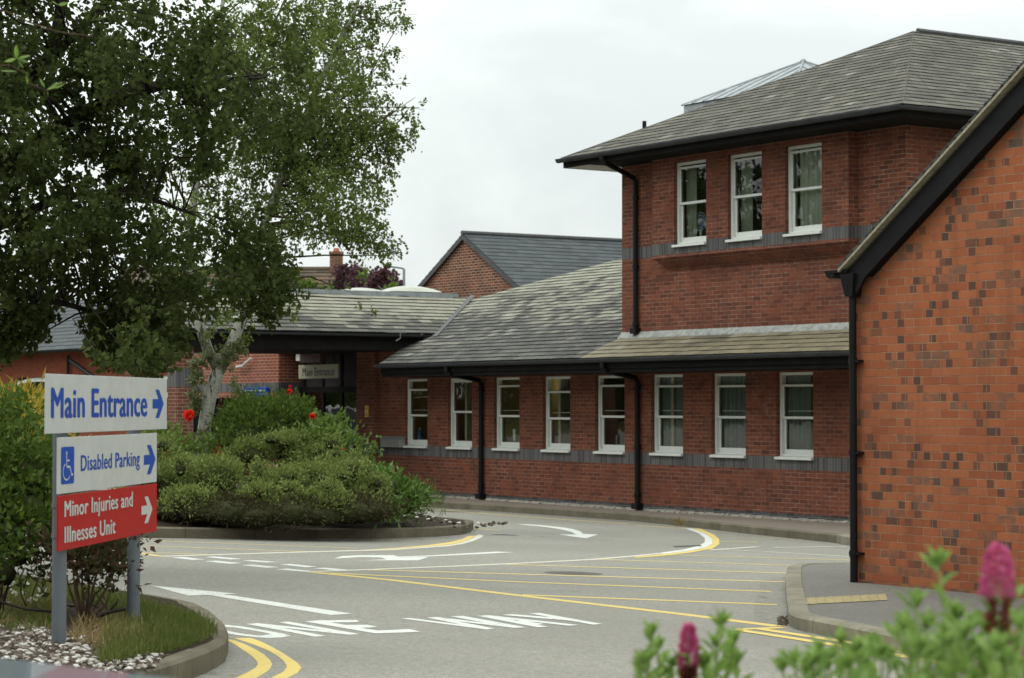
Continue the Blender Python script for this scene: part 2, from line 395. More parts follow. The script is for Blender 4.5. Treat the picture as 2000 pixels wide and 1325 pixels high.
M['leaf_rhodo'] = leaf_mat('glossy_laurel_leaves', (.045, .095, .018), (.080, .150, .028), (.15, .23, .06), .25, .5, .2)
M['leaf_yellow'] = leaf_mat('golden_foliage', (.22, .17, .025), (.34, .26, .035), (.48, .38, .07), .35)
M['leaf_red'] = leaf_mat('bronze_red_leaves', (.026, .036, .014), (.046, .056, .022), (.115, .050, .038), .3, .7, .1)
M['leaf_purple'] = leaf_mat('purple_leaves', (.045, .018, .026), (.085, .035, .048), (.13, .06, .07), .3)
M['leaf_spirea'] = leaf_mat('pale_spiraea_leaves', (.115, .20, .048), (.20, .31, .085), (.32, .44, .16), .38, .7, .1)
M['leaf_front'] = leaf_mat('bright_young_leaves', (.07, .13, .02), (.12, .2, .03), (.2, .3, .05), .45)
M['grass'] = leaf_mat('grass_blades', (.055, .085, .018), (.10, .145, .030), (.20, .20, .07), .35)
M['dry'] = leaf_mat('dry_grass', (.16, .11, .05), (.24, .17, .08), (.34, .26, .13), .3)
M['petal_red'] = leaf_mat('red_rose_petals', (.55, .018, .010), (.72, .03, .018), (.85, .06, .03), .3)
M['petal_pink'] = leaf_mat('magenta_florets', (.40, .040, .18), (.62, .10, .32), (.78, .24, .48), .4)
M['petal_brown'] = leaf_mat('spent_florets', (.16, .035, .03), (.24, .06, .045), (.3, .10, .07), .2)
M['petal_white'] = leaf_mat('white_clover', (.5, .5, .45), (.6, .6, .55), (.7, .7, .65), .2)
M['bark_dark'] = plain('dark_bark', (.030, .025, .020), .95, .1, var=.4, scale=12)
M['stem'] = plain('brown_stem', (.07, .045, .03), .9, .1, var=.4, scale=20)
M['stem_green'] = plain('green_stem', (.16, .20, .07), .8, var=.3, scale=20)
M['moss'] = leaf_mat('roof_moss', (.05, .05, .012), (.10, .09, .02), (.16, .13, .03), .1, .9, .05)
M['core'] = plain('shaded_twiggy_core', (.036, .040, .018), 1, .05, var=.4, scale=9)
def birch_bark():
    t = NT('birch_bark'); P = t.pos()
    mp = t.n('ShaderNodeMapping'); mp.inputs['Scale'].default_value = (5, 5, 1.2); t.l(P, mp.inputs[0])
    mq = t.n('ShaderNodeMapping'); mq.inputs['Scale'].default_value = (2, 2, 22); t.l(P, mq.inputs[0])
    n1 = t.noise(mp.outputs[0], 1.6, 6, .75); n2 = t.noise(mq.outputs[0], 1.2, 4, .7); n3 = t.noise(P, 40, 3)
    c = t.ramp(n3, [(.3, (.24, .24, .20)), (.7, (.44, .44, .37))])
    c = t.mix(t.ramp(n1, [(.53, (0,)*3), (.59, (.95,)*3)]), c, (.045, .040, .030))
    c = t.mix(t.ramp(n2, [(.60, (0,)*3), (.66, (.75,)*3)]), c, (.07, .06, .05))
    return t.end(t.bsdf(c, .85, .2, n1, .5, .01))
M['birch'] = birch_bark()
def soil():
    t = NT('dark_bed_soil'); P = t.pos(); n = t.noise(P, 18, 6, .8); n2 = t.noise(P, 60, 3, .7)
    c = t.ramp(n, [(.3, (.018, .013, .010)), (.55, (.045, .033, .024)), (.75, (.085, .066, .048))])
    return t.end(t.bsdf(c, .95, .1, n2, .8, .02))
M['soil'] = soil()
def turf():
    t = NT('turf'); P = t.pos(); n = t.noise(P, 3, 5); n2 = t.noise(P, 70, 3)
    c = t.ramp(t.math('ADD', t.math('MULTIPLY', n, .6), t.math('MULTIPLY', n2, .4)), [(.3, (.03, .035, .012)), (.55, (.06, .075, .02)), (.8, (.10, .09, .04))])
    return t.end(t.bsdf(c, .95, .1, n2, .6, .01))
M['turf'] = turf()
def stones():
    t = NT('mixed_stones'); a = t.attr()
    c = t.ramp(a, [(.0, (.040, .028, .020)), (.5, (.085, .062, .046)), (.77, (.16, .13, .10)), (.84, (.36, .34, .30)), (1, (.55, .53, .49))]); return t.end(t.bsdf(c, .8, .2))
M['stones'] = stones()
M['iron'] = plain('worn_cast_iron', (.075, .068, .055), .7, .3, var=.4, scale=30)

# ------------------------------------------------------------------ world and sun: bright overcast
SUN_EL, SUN_ROT = R(58), R(200)
w = bpy.data.worlds.new('World'); SC.world = w; w.use_nodes = True
nt = w.node_tree; nt.nodes.clear()
def wn(t, **k):
    nd = nt.nodes.new(t)
    for a, b in k.items(): setattr(nd, a, b)
    return nd
wo = wn('ShaderNodeOutputWorld'); tc = wn('ShaderNodeTexCoord')
sky = wn('ShaderNodeTexSky', sky_type='NISHITA'); sky.sun_disc = False; sky.sun_elevation = SUN_EL; sky.sun_rotation = SUN_ROT
bg1 = wn('ShaderNodeBackground'); bg1.inputs[1].default_value = .055; nt.links.new(sky.outputs[0], bg1.inputs[0])
sep = wn('ShaderNodeSeparateXYZ'); nt.links.new(tc.outputs['Generated'], sep.inputs[0])
zr = wn('ShaderNodeMapRange'); nt.links.new(sep.outputs[2], zr.inputs[0]); zr.inputs[1].default_value = 0.0; zr.inputs[2].default_value = 1.0; zr.inputs[3].default_value = .91; zr.inputs[4].default_value = 2.6
mp = wn('ShaderNodeMapping'); mp.inputs['Scale'].default_value = (1, 1, 2.2); mp.inputs['Location'].default_value = (-0.254, 1.575, 1.664); nt.links.new(tc.outputs['Generated'], mp.inputs[0])
no = wn('ShaderNodeTexNoise'); no.inputs['Scale'].default_value = 4.2; no.inputs['Detail'].default_value = 6; no.inputs['Roughness'].default_value = .52; no.inputs['Distortion'].default_value = .4; nt.links.new(mp.outputs[0], no.inputs[0])
cr = wn('ShaderNodeValToRGB'); cr.color_ramp.elements[0].position = .36; cr.color_ramp.elements[0].color = (.80, .855, .848, 1); cr.color_ramp.elements[1].position = .54; cr.color_ramp.elements[1].color = (1.0, 1.065, 1.03, 1)
nt.links.new(no.outputs[0], cr.inputs[0])
bg2 = wn('ShaderNodeBackground'); nt.links.new(cr.outputs[0], bg2.inputs[0]); nt.links.new(zr.outputs[0], bg2.inputs[1])
mxs = wn('ShaderNodeMixShader'); mxs.inputs[0].default_value = .90
nt.links.new(bg1.outputs[0], mxs.inputs[1]); nt.links.new(bg2.outputs[0], mxs.inputs[2]); nt.links.new(mxs.outputs[0], wo.inputs[0])
sl = bpy.data.lights.new('sun', 'SUN'); sl.energy = 1.1; sl.angle = R(25); sl.color = (1, .96, .9)
so = bpy.data.objects.new('sun', sl); COL.objects.link(so)
sd = Vector((math.sin(SUN_ROT) * math.cos(SUN_EL), math.cos(SUN_ROT) * math.cos(SUN_EL), math.sin(SUN_EL)))
so.rotation_euler = sd.to_track_quat('Z', 'Y').to_euler(); so.location = (0, 0, 40)

# ------------------------------------------------------------------ camera
cd = bpy.data.cameras.new('camera'); cam = bpy.data.objects.new('camera', cd); COL.objects.link(cam); SC.camera = cam
cam.location = (0, 0, H); cam.rotation_euler = (R(90) + TH, 0, math.asin(CA))
cd.sensor_width = 36; cd.sensor_fit = 'HORIZONTAL'; cd.lens = F / 2000 * 36; cd.clip_end = 2000; cd.clip_start = .05
cd.dof.use_dof = True; cd.dof.focus_distance = 19; cd.dof.aperture_fstop = 6.2
SC.view_settings.view_transform = 'Standard'; SC.view_settings.look = 'None'; SC.view_settings.exposure = 0; SC.view_settings.gamma = 1

# ------------------------------------------------------------------ ground, road and markings
b = MB()
ys = [-14, -12, -6, 0, 6, 12, 18, 25.4, 30, 60]; xs = [-75, -60, -45, -30, -15, 0, 12]
for i in range(len(xs)-1):
    for j in range(len(ys)-1):
        b.poly([(xs[i], ys[j], road_z(ys[j])), (xs[i+1], ys[j], road_z(ys[j])), (xs[i+1], ys[j+1], road_z(ys[j+1])), (xs[i], ys[j+1], road_z(ys[j+1]))])
road = struct(b.build('road', M['road']))
b = MB()
for x0, x1 in ((-900, -75), (-75, 12), (12, 300)):
    for y0, y1 in ((-300, -14), (-14, 25.4), (25.4, 60), (60, 900)):
        b.poly([(x0, y0, road_z(y0)-.03), (x1, y0, road_z(y0)-.03), (x1, y1, road_z(y1)-.03), (x0, y1, road_z(y1)-.03)])
struct(b.build('ground', M['turf']))

def marking(name, mat, polys, z=.0016):
    b = MB()
    for i, p in enumerate(polys):
        b.poly([on_road(x, y, z + .00005 * i) for x, y in p])
    o = b.build(name, mat, road)
    for p in o.data.polygons:
        if p.normal.z < 0: p.flip()
    return o
def ribbon(pts, w):           # world ribbon on the road along a pixel path
    P = [on_road(*p)[:2] for p in pts]; L, Rr = [], []
    for i in range(len(P)):
        d = P[min(i+1, len(P)-1)] - P[max(i-1, 0)]; d /= np.linalg.norm(d); n = np.array([-d[1], d[0]]) * w / 2
        L.append(P[i] + n); Rr.append(P[i] - n)
    return L, Rr
def lines(name, mat, specs, z=.0016):
    b = MB(); k = 0
    for pts, w in specs:
        L, Rr = ribbon(pts, w)
        for i in range(len(L)-1):
            zz = z + .00006 * k
            b.poly([(q[0], q[1], RA + RB*q[1] + zz) for q in (Rr[i], Rr[i+1], L[i+1], L[i])])
        k += 1
    o = b.build(name, mat, road)
    for p in o.data.polygons:
        if p.normal.z < 0: p.flip()
    return o
def zz(pts, f, ox, oy): return [(ox + x / f, oy + y / f) for x, y in pts]
z1 = lambda *p: zz(p, 4.444, 380, 1180)
z2 = lambda *p: zz(p, 4.762, 770, 1170)
z3 = lambda *p: zz(p, 4.348, 560, 1040)
z4 = lambda *p: zz(p, 4.545, 260, 1030)
z5 = lambda *p: zz(p, 5.0, 900, 980)
# letters ONE WAY
Oo = z1((50,190),(130,180),(290,182),(420,196),(560,220),(760,255),(838,278),(760,290),(640,295),(500,285),(360,268),(200,240),(95,212))
Oi = z1((185,207),(260,200),(340,203),(400,212),(480,226),(590,243),(665,262),(600,272),(530,272),(440,261),(350,246),(270,228),(215,215))
ring = [[Oo[i], Oo[(i+1) % 13], Oi[(i+1) % 13], Oi[i]] for i in range(13)]
marking('lettering', M['white_paint'], ring + [
    z1((450,174),(545,166),(1140,277),(1045,284)), z1((730,160),(812,152),(1435,261),(1345,267)), z1((450,174),(545,166),(1435,261),(1345,267)),
    z1((955,152),(1070,142),(1400,138),(1435,150),(1395,158),(1185,160),(1310,182),(1500,180),(1585,197),(1530,204),(1435,207),(1590,230),(1870,218),(1965,240),(1870,245),(1570,255)),
    z2((65,183),(140,177),(935,277),(860,285)), z2((305,175),(390,168),(935,277),(860,285)), z2((305,175),(390,168),(1228,265),(1115,270)), z2((525,163),(635,157),(1228,265),(1115,270)),
    z2((765,157),(875,152),(1435,259),(1335,265)), z2((765,157),(875,152),(1720,243),(1630,250)), z2((1130,205),(1180,198),(1400,235),(1340,240)),
    z2((1255,135),(1350,130),(1940,234),(1850,240)), z2((1000,150),(1090,142),(1480,172),(1700,210),(1600,200))])
marking('arrow_marking', M['white_paint'], [[(296,1144),(464,1160),(435,1160.7),(406,1162),(368,1163.5)], [(406,1162),(435,1160.7),(688,1198.8),(646,1201.5)]])
marking('arrow_marking', M['white_paint'], [z3((400,223),(470,202),(640,195),(905,195),(945,207),(870,219),(800,214),(640,209)), z3((645,238),(850,229),(800,214),(945,206),(990,214),(1125,211),(1205,209),(1115,238)), z3((945,207),(1250,195),(1780,164),(1930,170),(1780,177),(1250,203),(1000,213))])
marking('arrow_marking', M['white_paint'], [z5((550,222),(640,221),(760,228),(900,242),(1020,255),(1110,272),(1165,290),(1195,316),(1125,322),(1085,298),(1010,278),(900,258),(760,240),(640,230)), z5((955,320),(1125,322),(1195,316),(1342,320),(1225,358),(1120,345))])
marking('give_way_dashes', M['white_paint'], [z4(*p) for p in (((640,265),(720,260),(970,280),(870,287)), ((970,296),(1060,291),(1285,309),(1185,315)), ((1300,330),(1390,325),(1635,350),(1530,356)), ((1600,365),(1700,359),(1910,378),(1810,384)),
    ((335,268),(450,265),(640,287),(530,291)), ((635,302),(740,297),(970,320),(860,326)), ((955,337),(1060,332),(1300,355),(1190,361)), ((1265,373),(1370,367),(1590,388),(1480,393)))])
marking('edge_line', M['white_faint'], [[(315,1086),(480,1081),(480,1082.5),(315,1087.8)], [(480,1081),(590,1077.7),(590,1079.4),(480,1082.5)], [(590,1077.7),(767,1072.8),(767,1074.7),(590,1079.4)], [(767,1072.8),(877,1064.6),(877,1067.2),(767,1074.7)], [(877,1064.6),(905,1059),(905,1062.6),(877,1067.2)], [(905,1059),(922,1052),(925,1056.8),(905,1062.6)], [(922,1052),(930,1046.5),(937,1044),(945,1046),(940,1050.5),(925,1056.8)]])
marking('yellow_line', M['yellow_paint'], [[(700,1075),(767,1071),(767,1072.4),(700,1075.4)], [(767,1071),(836,1065),(836,1067.3),(767,1072.4)], [(836,1065),(882,1058.5),(877,1064.1),(836,1067.3)], [(882,1058.5),(903,1053),(905,1058.4),(877,1064.1)], [(903,1053),(914,1047.5),(929,1046.3),(921,1051.6),(905,1058.4)]])
lines('hatch_line', M['yellow_faint'], [([(289,1056),(700,1071.4)], .07), ([(280,1066.3),(612,1078.4)], .08), ([(275,1079),(414,1084)], .08), ([(240,1076),(315,1087.3)], .11), ([(682,1054),(860,1058)], .06), ([(20,1049),(95,1066)], .10)])
# edge line of the far lane with its bend
lines('edge_line', M['white_faint'], [([(593,1117.8),(750,1112),(900,1106),(1000,1101.5),(1160,1093.2),(1240,1086.5),(1295,1081)], .11)], .0022)
marking('edge_line', M['white_paint'], [[(1290,1079.8),(1335,1073.5),(1341,1077),(1295,1082.4)], [(1335,1073.5),(1362,1067),(1376,1070),(1341,1077)], [(1362,1067),(1376,1060),(1391,1063),(1376,1070)], [(1376,1060),(1377,1052),(1391.5,1053),(1391,1063)], [(1377,1052),(1365,1042),(1378,1042.5),(1391.5,1053)], [(1365,1042),(1338,1032),(1352,1032.5),(1378,1042.5)]], .0028)
marking('yellow_line', M['yellow_paint'], [[(1240,1087.8),(1295,1082.8),(1300,1085.5),(1240,1090)], [(1295,1082.8),(1341,1077.4),(1350,1079.5),(1300,1085.5)], [(1341,1077.4),(1376,1070.4),(1392,1071.5),(1350,1079.5)], [(1376,1070.4),(1391,1063.4),(1405,1063),(1392,1071.5)], [(1391,1063.4),(1392,1053),(1405,1054),(1405,1063)], [(1392,1053),(1379,1042.5),(1394,1044),(1405,1054)], [(1379,1042.5),(1353,1032.5),(1368,1033),(1394,1044)]], .0034)
lines('hatch_line', M['yellow_paint'], [([(612,1118.5),(760,1133),(1000,1162),(1331,1200),(1522,1224)], .145), ([(1020,1162.5),(1518,1181.5)], .13), ([(645,1120),(1000,1136.5),(1506,1156)], .12)])
lines('hatch_line', M['yellow_faint'], [([(700,1113),(1533,1137)], .13), ([(989,1103),(1538,1120)], .12), ([(1160,1093),(1680,1109)], .11), ([(1286,1084),(1680,1095)], .10), ([(1416,1050),(1690,1058)], .09), ([(1407,1058),(1480,1060)], .12)], .002)
lines('bay_line', M['white_faint'], [([(1380,1073),(1500,1078),(1680,1089)], .10), ([(1385,1075),(1480,1068.5)], .09), ([(1511,1070),(1690,1067)], .09)], .0026)
lines('kerbside_yellow_line', M['yellow_paint'], [([(805,992.5),(900,999.5),(1000,1007.5),(1100,1015),(1180,1020.5),(1228,1023.8)], .12), ([(1238,1026.5),(1345,1033)], .13), ([(924,1033),(975,1036.5)], .10)], .0018)
lines('double_yellow_line', M['yellow_paint'], [([(1478,1228.5),(1600,1247),(1732,1268),(1900,1296),(2100,1330)], .115), ([(1436,1230.5),(1560,1249.5),(1720,1275),(1900,1306),(2100,1343)], .115), ([(1436,1230.5),(1530,1227)], .10)], .0036)
r2 = lambda *p: zz(p, 2.857, 0, 1000)
outA = r2((1400,703),(1460,725),(1520,755),(1575,785),(1620,815),(1660,842),(1682,868),(1660,900),(1600,929),(1500,960)); inA = r2((1305,705),(1370,725),(1440,750),(1500,775),(1555,808),(1588,838),(1602,866),(1580,893),(1505,929),(1400,960))
outB = r2((1300,715),(1370,740),(1430,770),(1475,797),(1505,825),(1520,850),(1505,880),(1470,905),(1425,929),(1330,960)); inB = r2((1245,706),(1310,740),(1370,780),(1410,808),(1432,832),(1440,850),(1425,870),(1380,897),(1305,929),(1210,960))
for o_, i_ in ((outA, inA), (outB, inB)):
    marking('double_yellow_line', M['yellow_paint'], [[o_[i], o_[i+1], i_[i+1], i_[i]] for i in range(9)], .0016)
M['seam'] = plain('tar_seam', (.06, .058, .052), .9, .15, var=.3, scale=20)
lines('tar_seam', M['seam'], [([(962,1044.5),(1012,1046.5)], .05), ([(1048,1048.3),(1068,1049)], .05), ([(1068,1049),(1130,1052),(1200,1054.5)], .018)], .0012)
def dirt():
    t = NT('kerbside_dirt'); P = t.pos(); n = t.noise(P, 11, 6, .8); d = t.n('ShaderNodeBsdfDiffuse'); d.inputs[0].default_value = (.105, .080, .055, 1); tr = t.n('ShaderNodeBsdfTransparent')
    m = t.n('ShaderNodeMixShader'); t.l(t.ramp(n, [(.50, (0,)*3), (.74, (.60,)*3)]), m.inputs[0]); t.l(tr.outputs[0], m.inputs[1]); t.l(d.outputs[0], m.inputs[2]); return t.end(m)
M['dirt'] = dirt()
lines('dirt_strip', M['dirt'], [([(1533,1128),(1528,1160),(1527,1195),(1531,1222)], .45), ([(860,994),(950,1000),(1100,1010),(1240,1020.5),(1450,1045),(1640,1066)], .35), ([(300,1055),(585,1057),(725,1056),(860,1052),(915,1043)], .35), ([(1546,1233),(1640,1254),(1750,1279),(1900,1313)], .3), ([(450,1296),(425,1316),(390,1333)], .35)], .0006)
# iron covers
def cover(px, py, rx, label):
    c = on_road(px, py); e = on_road(px + rx, py); r = np.linalg.norm(e - c)
    b = MB(); P = [(c[0] + r*math.cos(a), c[1] + r*math.sin(a)) for a in np.linspace(0, 2*math.pi, 25)[:-1]]
    b.poly([(x, y, RA + RB*y + .0008) for x, y in P])
    Q = [(c[0] + r*.86*math.cos(a), c[1] + r*.86*math.sin(a)) for a in np.linspace(0, 2*math.pi, 25)[:-1]]
    b.poly([(x, y, RA + RB*y + .0012) for x, y in Q])
    for k in range(-4, 5):
        q = k * r * .17; hw = math.sqrt(max(0, (r*.8)**2 - q*q))
        b.poly([(c[0]+q-.008, c[1]-hw, RA+RB*(c[1]-hw)+.0014), (c[0]+q+.008, c[1]-hw, RA+RB*(c[1]-hw)+.0014), (c[0]+q+.008, c[1]+hw, RA+RB*(c[1]+hw)+.0014), (c[0]+q-.008, c[1]+hw, RA+RB*(c[1]+hw)+.0014)])
    tag(b.build('manhole_cover', M['iron']), label, 'manhole cover')
cover(1120, 1120, 50, 'round iron manhole cover crossed by a yellow hatch line')
cover(893, 999.5, 29, 'dark iron manhole cover beside the yellow line below the brick wall')
cover(985, 1045, 20, 'small worn iron cover in the road by the tip of the planted island')
b = MB(); p = [on_road(*q, .003) for q in ((1314,1066.5),(1368,1064.5),(1372,1067),(1318,1069.2))]; b.poly(p)
tag(b.build('drain_gully', M['iron']), 'dark slot drain inside the bend of the white edge line', 'drain')

# kerbs: real blocks along a base polyline
def kerb(name, P, mat, w=.125, h=.13, side=1, blk=.9, zf=lambda x, y: road_z(y)):
    b = MB(); P = [np.array(p[:2], float) for p in P]
    # resample
    segs = [np.linalg.norm(P[i+1]-P[i]) for i in range(len(P)-1)]; T = sum(segs); n = max(2, int(T / blk)) ; cum = np.cumsum([0]+segs)
    def pt(s):
        i = min(len(segs)-1, max(0, int(np.searchsorted(cum, s)-1))); return P[i] + (P[i+1]-P[i]) * ((s-cum[i]) / segs[i])
    def nr(s):
        a = pt(min(T, s+.15)) - pt(max(0, s-.15)); a /= np.linalg.norm(a); return np.array([-a[1], a[0]]) * side
    for k in range(n):
        s0, s1 = T*k/n + .003, T*(k+1)/n - .003
        m = 3; tt = random.random()
        for q in range(m):
            a, c = s0 + (s1-s0)*q/m, s0 + (s1-s0)*(q+1)/m
            A, B = pt(a), pt(c); nA, nB = nr(a)*w, nr(c)*w
            zA, zB = zf(*A), zf(*B); ch = .018
            f0 = [(A[0],A[1],zA-.05),(B[0],B[1],zB-.05),(B[0]+nB[0],B[1]+nB[1],zB-.05),(A[0]+nA[0],A[1]+nA[1],zA-.05)]
            mid = [(A[0],A[1],zA+h-ch),(B[0],B[1],zB+h-ch),(B[0]+nB[0],B[1]+nB[1],zB+h-ch*.2),(A[0]+nA[0],A[1]+nA[1],zA+h-ch*.2)]
            tp = [(A[0]+nA[0]*.16,A[1]+nA[1]*.16,zA+h),(B[0]+nB[0]*.16,B[1]+nB[1]*.16,zB+h),(B[0]+nB[0]*.97,B[1]+nB[1]*.97,zB+h),(A[0]+nA[0]*.97,A[1]+nA[1]*.97,zA+h)]
            for lo, hi in ((f0, mid), (mid, tp)):
                for e in range(4):
                    e2 = (e+1) % 4
                    if lo is f0 and e == 2: pass
                    b.poly([lo[e], lo[e2], hi[e2], hi[e]], tt)
            b.poly(tp, tt)
    return struct(b.build(name, mat))

def sheet(name, pts, mat, tess=None):
    b = MB(); b.poly(pts); o = b.build(name, mat)
    for p in o.data.polygons:
        if p.normal.z < 0: p.flip()
    return struct(o)

# far kerb and margin below the main wall
fk = [on_road(x, y) for x, y in ((850,992),(950,998.5),(1100,1008.5),(1240,1018.5),(1300,1025),(1450,1042),(1640,1062))]
fk = [np.array([-52., 24.6, 0]), np.array([-46., 24.6, 0])] + fk + [fk[-1] + (fk[-1]-fk[-2]) * 2]
kerb('kerb', fk, M['kerb'], side=1)
b = MB()
for i in range(len(fk)-1):
    a, c = fk[i], fk[i+1]
    b.poly([(a[0], a[1]+.1, road_z(a[1])+.124), (c[0], c[1]+.1, road_z(c[1])+.124), (c[0], 26.5, .005), (a[0], 26.5, .005)])
struct(b.build('path', M['verge']))
# pavement beside the orange brick building
pk = [on_road(x, y) for x, y in ((1750,1118),(1640,1117),(1560,1119),(1538,1124),(1534,1150),(1537,1190),(1541,1222),(1546,1228),(1580,1236),(1640,1248),(1750,1272),(1900,1305),(2060,1342),(2400,1430))]
kerb('kerb', pk, M['kerb_pale'], side=1, h=.105, w=.15)
pin = []
for i, p in enumerate(pk):
    d = pk[min(i+1, len(pk)-1)] - pk[max(i-1, 0)]; d /= np.linalg.norm(d[:2]); q = p[:2] + np.array([-d[1], d[0]]) * .14
    pin.append((q[0], q[1], road_z(q[1]) + .101))
sheet('pavement', pin + [(2, pin[-1][1], road_z(pin[-1][1]) + .101), (2, 20, road_z(20)+.101), (pin[0][0], 20, road_z(20)+.101)], M['pave'])
b = MB()
for k in range(10):
    x0, x1 = 1563 + k*17.2, 1563 + (k+1)*17.2 - 1.0
    yb0, yb1 = 1181 - k*.9, 1181 - (k+1)*.9
    b.poly([on_road(x0, yb0, .106), on_road(x1, yb1, .106), on_road(x1-5, yb1-12.5, .106), on_road(x0-5, yb0-11.5, .106)], random.random())
o = b.build('buff_paving_strip', M['tactile']); struct(o)
# short kerb stub beside the orange wall
st = [on_road(x, y) for x, y in ((1634,1062),(1690,1062))]
b = MB(); a = st[0]; b.obox((a[0], a[1], road_z(a[1])-.05), (2.2, -1.2, 0), (.1, .16, 0), (0, 0, .19)); struct(b.build('kerb', M['kerb_pale'], bevel=.015))

# planted island
isl_px = [(60,1046),(180,1049),(290,1051),(440,1053),(585,1053.5),(725,1052.5),(800,1051),(860,1048),(900,1045),(918,1040.5),(922,1036)]
isl = [on_road(*p)[:2] for p in isl_px]
tip = isl[-1]
isl = [isl[0] + (isl[0]-isl[1]) * 1.2] + isl + [tip + np.array(v) for v in ((-.5,.35),(-1.6,.6),(-3.2,.3),(-5.0,-.8),(-6.2,-2.6),(-6.8,-5.),(-6.8,-9.))]
kerb('kerb', [(*p, 0) for p in isl], M['kerb'], side=1, h=.135)
cen = np.mean(isl, axis=0)
def island_z(x, y):
    d = min(np.linalg.norm(np.array([x, y]) - p) for p in isl); return road_z(y) + .10 + min(.32, .16 * max(0, d - .15))
b = MB(); K = 7
rings = [[cen + (p - cen) * (1 - .985*k/K) * (.985 if k == 0 else 1) for p in isl] for k in range(K+1)]
zs = [[island_z(*p) + (random.random()-.5)*.03*(k > 0) for p in rg] for k, rg in enumerate(rings)]
n = len(isl)
for k in range(K):
    for i in range(n):
        j = (i+1) % n
        b.poly([(*rings[k][i], zs[k][i]), (*rings[k][j], zs[k][j]), (*rings[k+1][j], zs[k+1][j]), (*rings[k+1][i], zs[k+1][i])])
struct(b.build('island_soil', M['soil'], smooth=True))

# near bed under the sign
bed_px = [(-500,1530),(0,1440),(200,1380),(330,1343),(382,1323),(416,1309),(440,1293),(446,1272),(438,1252),(415,1230),(380,1210),(280,1191),(120,1165),(0,1146),(-200,1115),(-500,1075)]
bed = [on_road(*p)[:2] for p in bed_px]
kerb('kerb', [(*p, 0) for p in bed], M['kerb'], side=1, h=.12, w=.115)
def bed_z(x, y):
    d = min(np.linalg.norm(np.array([x, y]) - p) for p in bed); return road_z(y) + .115 + min(.05, .10 * max(0, d - .2))
bc = np.mean(bed, axis=0); b = MB(); n = len(bed)
rings = [[bc + (p - bc) * (1 - .985*k/K) * (.985 if k == 0 else 1) for p in bed] for k in range(K+1)]
for k in range(K):
    for i in range(n):
        j = (i+1) % n
        b.poly([(*rings[k][i], bed_z(*rings[k][i])), (*rings[k][j], bed_z(*rings[k][j])), (*rings[k+1][j], bed_z(*rings[k+1][j])), (*rings[k+1][i], bed_z(*rings[k+1][i]))])
struct(b.build('bed_soil', M['soil'], smooth=True))

# ------------------------------------------------------------------ leaf clouds
def unit(a): return a / (np.linalg.norm(a, axis=-1, keepdims=True) + 1e-9)
def leaf_quads(P, D, L, W, fold=.25):
    n = len(P); D = unit(D); rnd = unit(rng.normal(size=(n, 3))); S = unit(np.cross(D, rnd)); N = np.cross(S, D)
    L = np.broadcast_to(np.asarray(L), (n,))[:, None]; W = np.broadcast_to(np.asarray(W), (n,))[:, None]
    m = P + D * L * .45
    V = np.stack([P, m + S*W/2 + N*W*fold, P + D*L - N*L*.06, m - S*W/2 + N*W*fold], 1)
    return V
def sph(n): return unit(rng.normal(size=(n, 3)))
def clump(c, r, n, droop, L, sq=(1, 1, 1), per=12, tw=None):
    m = max(1, n // per); d = sph(m); rad = r * rng.random(m) ** .45
    A = np.asarray(c) + d * rad[:, None] * np.array(sq)
    td = unit(d * .55 + rng.normal(size=(m, 3)) * .5 + np.array([0, 0, -droop])); tl = r * (.25 + .35 * rng.random(m))
    s = rng.random((m, per)); P = A[:, None] + td[:, None] * (s * tl[:, None])[..., None] + np.array([0, 0, -1]) * (droop * .35 * (s**2) * tl[:, None])[..., None] + rng.normal(size=(m, per, 3)) * L * .5
    D = td[:, None] * .5 + rng.normal(size=(m, per, 3)) * .8 + np.array([0, 0, -droop * .9])
    if tw is not None:
        for k in range(0, m, 3): tw.append((A[k], A[k] + td[k] * tl[k]*.6 + [0, 0, -droop*.1*tl[k]], A[k] + td[k]*tl[k] + [0, 0, -droop*.35*tl[k]]))
    return P.reshape(-1, 3), D.reshape(-1, 3)

def tree(name, label, cat, base, limbs, clumps, bark, leafm, L, W, droop, group=None, per=12, limb_to=True, twigm=None):
    root = thing(name, label, cat, base, group)
    tb, sb = MB(), MB(); nodes, rads_ = [], []
    for path, rads in limbs:
        tb.tube(path, rads, 10)
        P_ = [np.array(p) for p in path]
        for i in range(len(P_)-1):
            for f in np.linspace(0, 1, 7)[:-1]: nodes.append(P_[i]*(1-f)+P_[i+1]*f); rads_.append(rads[i]*(1-f)+rads[i+1]*f)
    Ps, Ds, tw = [], [], []
    nd = np.array(nodes); rd = np.array(rads_)
    for c, r, n, dr in clumps:
        P, D = clump(c, r, n, dr, L, per=per, tw=tw); Ps.append(P); Ds.append(D)
        if limb_to:
            q = np.asarray(c) + rng.normal(size=3)*r*.3; dd = np.linalg.norm(nd - q, axis=1) + .9*np.maximum(0, nd[:, 2]-q[2]) + rng.random(len(nd))*.35; k = np.argmin(dd); a = nd[k]
            if dd[k] > .3:
                ln = np.linalg.norm(q-a); mid = (a + q)/2 + rng.normal(size=3) * .07*ln + [0, 0, .06*ln]; r0 = min(.022, rd[k]*.5)
                sb.tube([a, (a*2+mid)/3 + [0, 0, .02*ln], mid, q], [r0, r0*.8, r0*.55, .004], 5)
    for a, bb, c in tw: sb.tube([a, bb, c], [.005, .004, .002], 3, False)
    P = np.concatenate(Ps); D = np.concatenate(Ds); sz = .7 + .6 * rng.random(len(P))
    V = leaf_quads(P, D, L * sz, W * sz)
    tb.build('trunk', bark, root, smooth=True)
    sb.build('branches', twigm or bark, root)
    np_mesh('crown', V, 4, leafm, root)
    return root

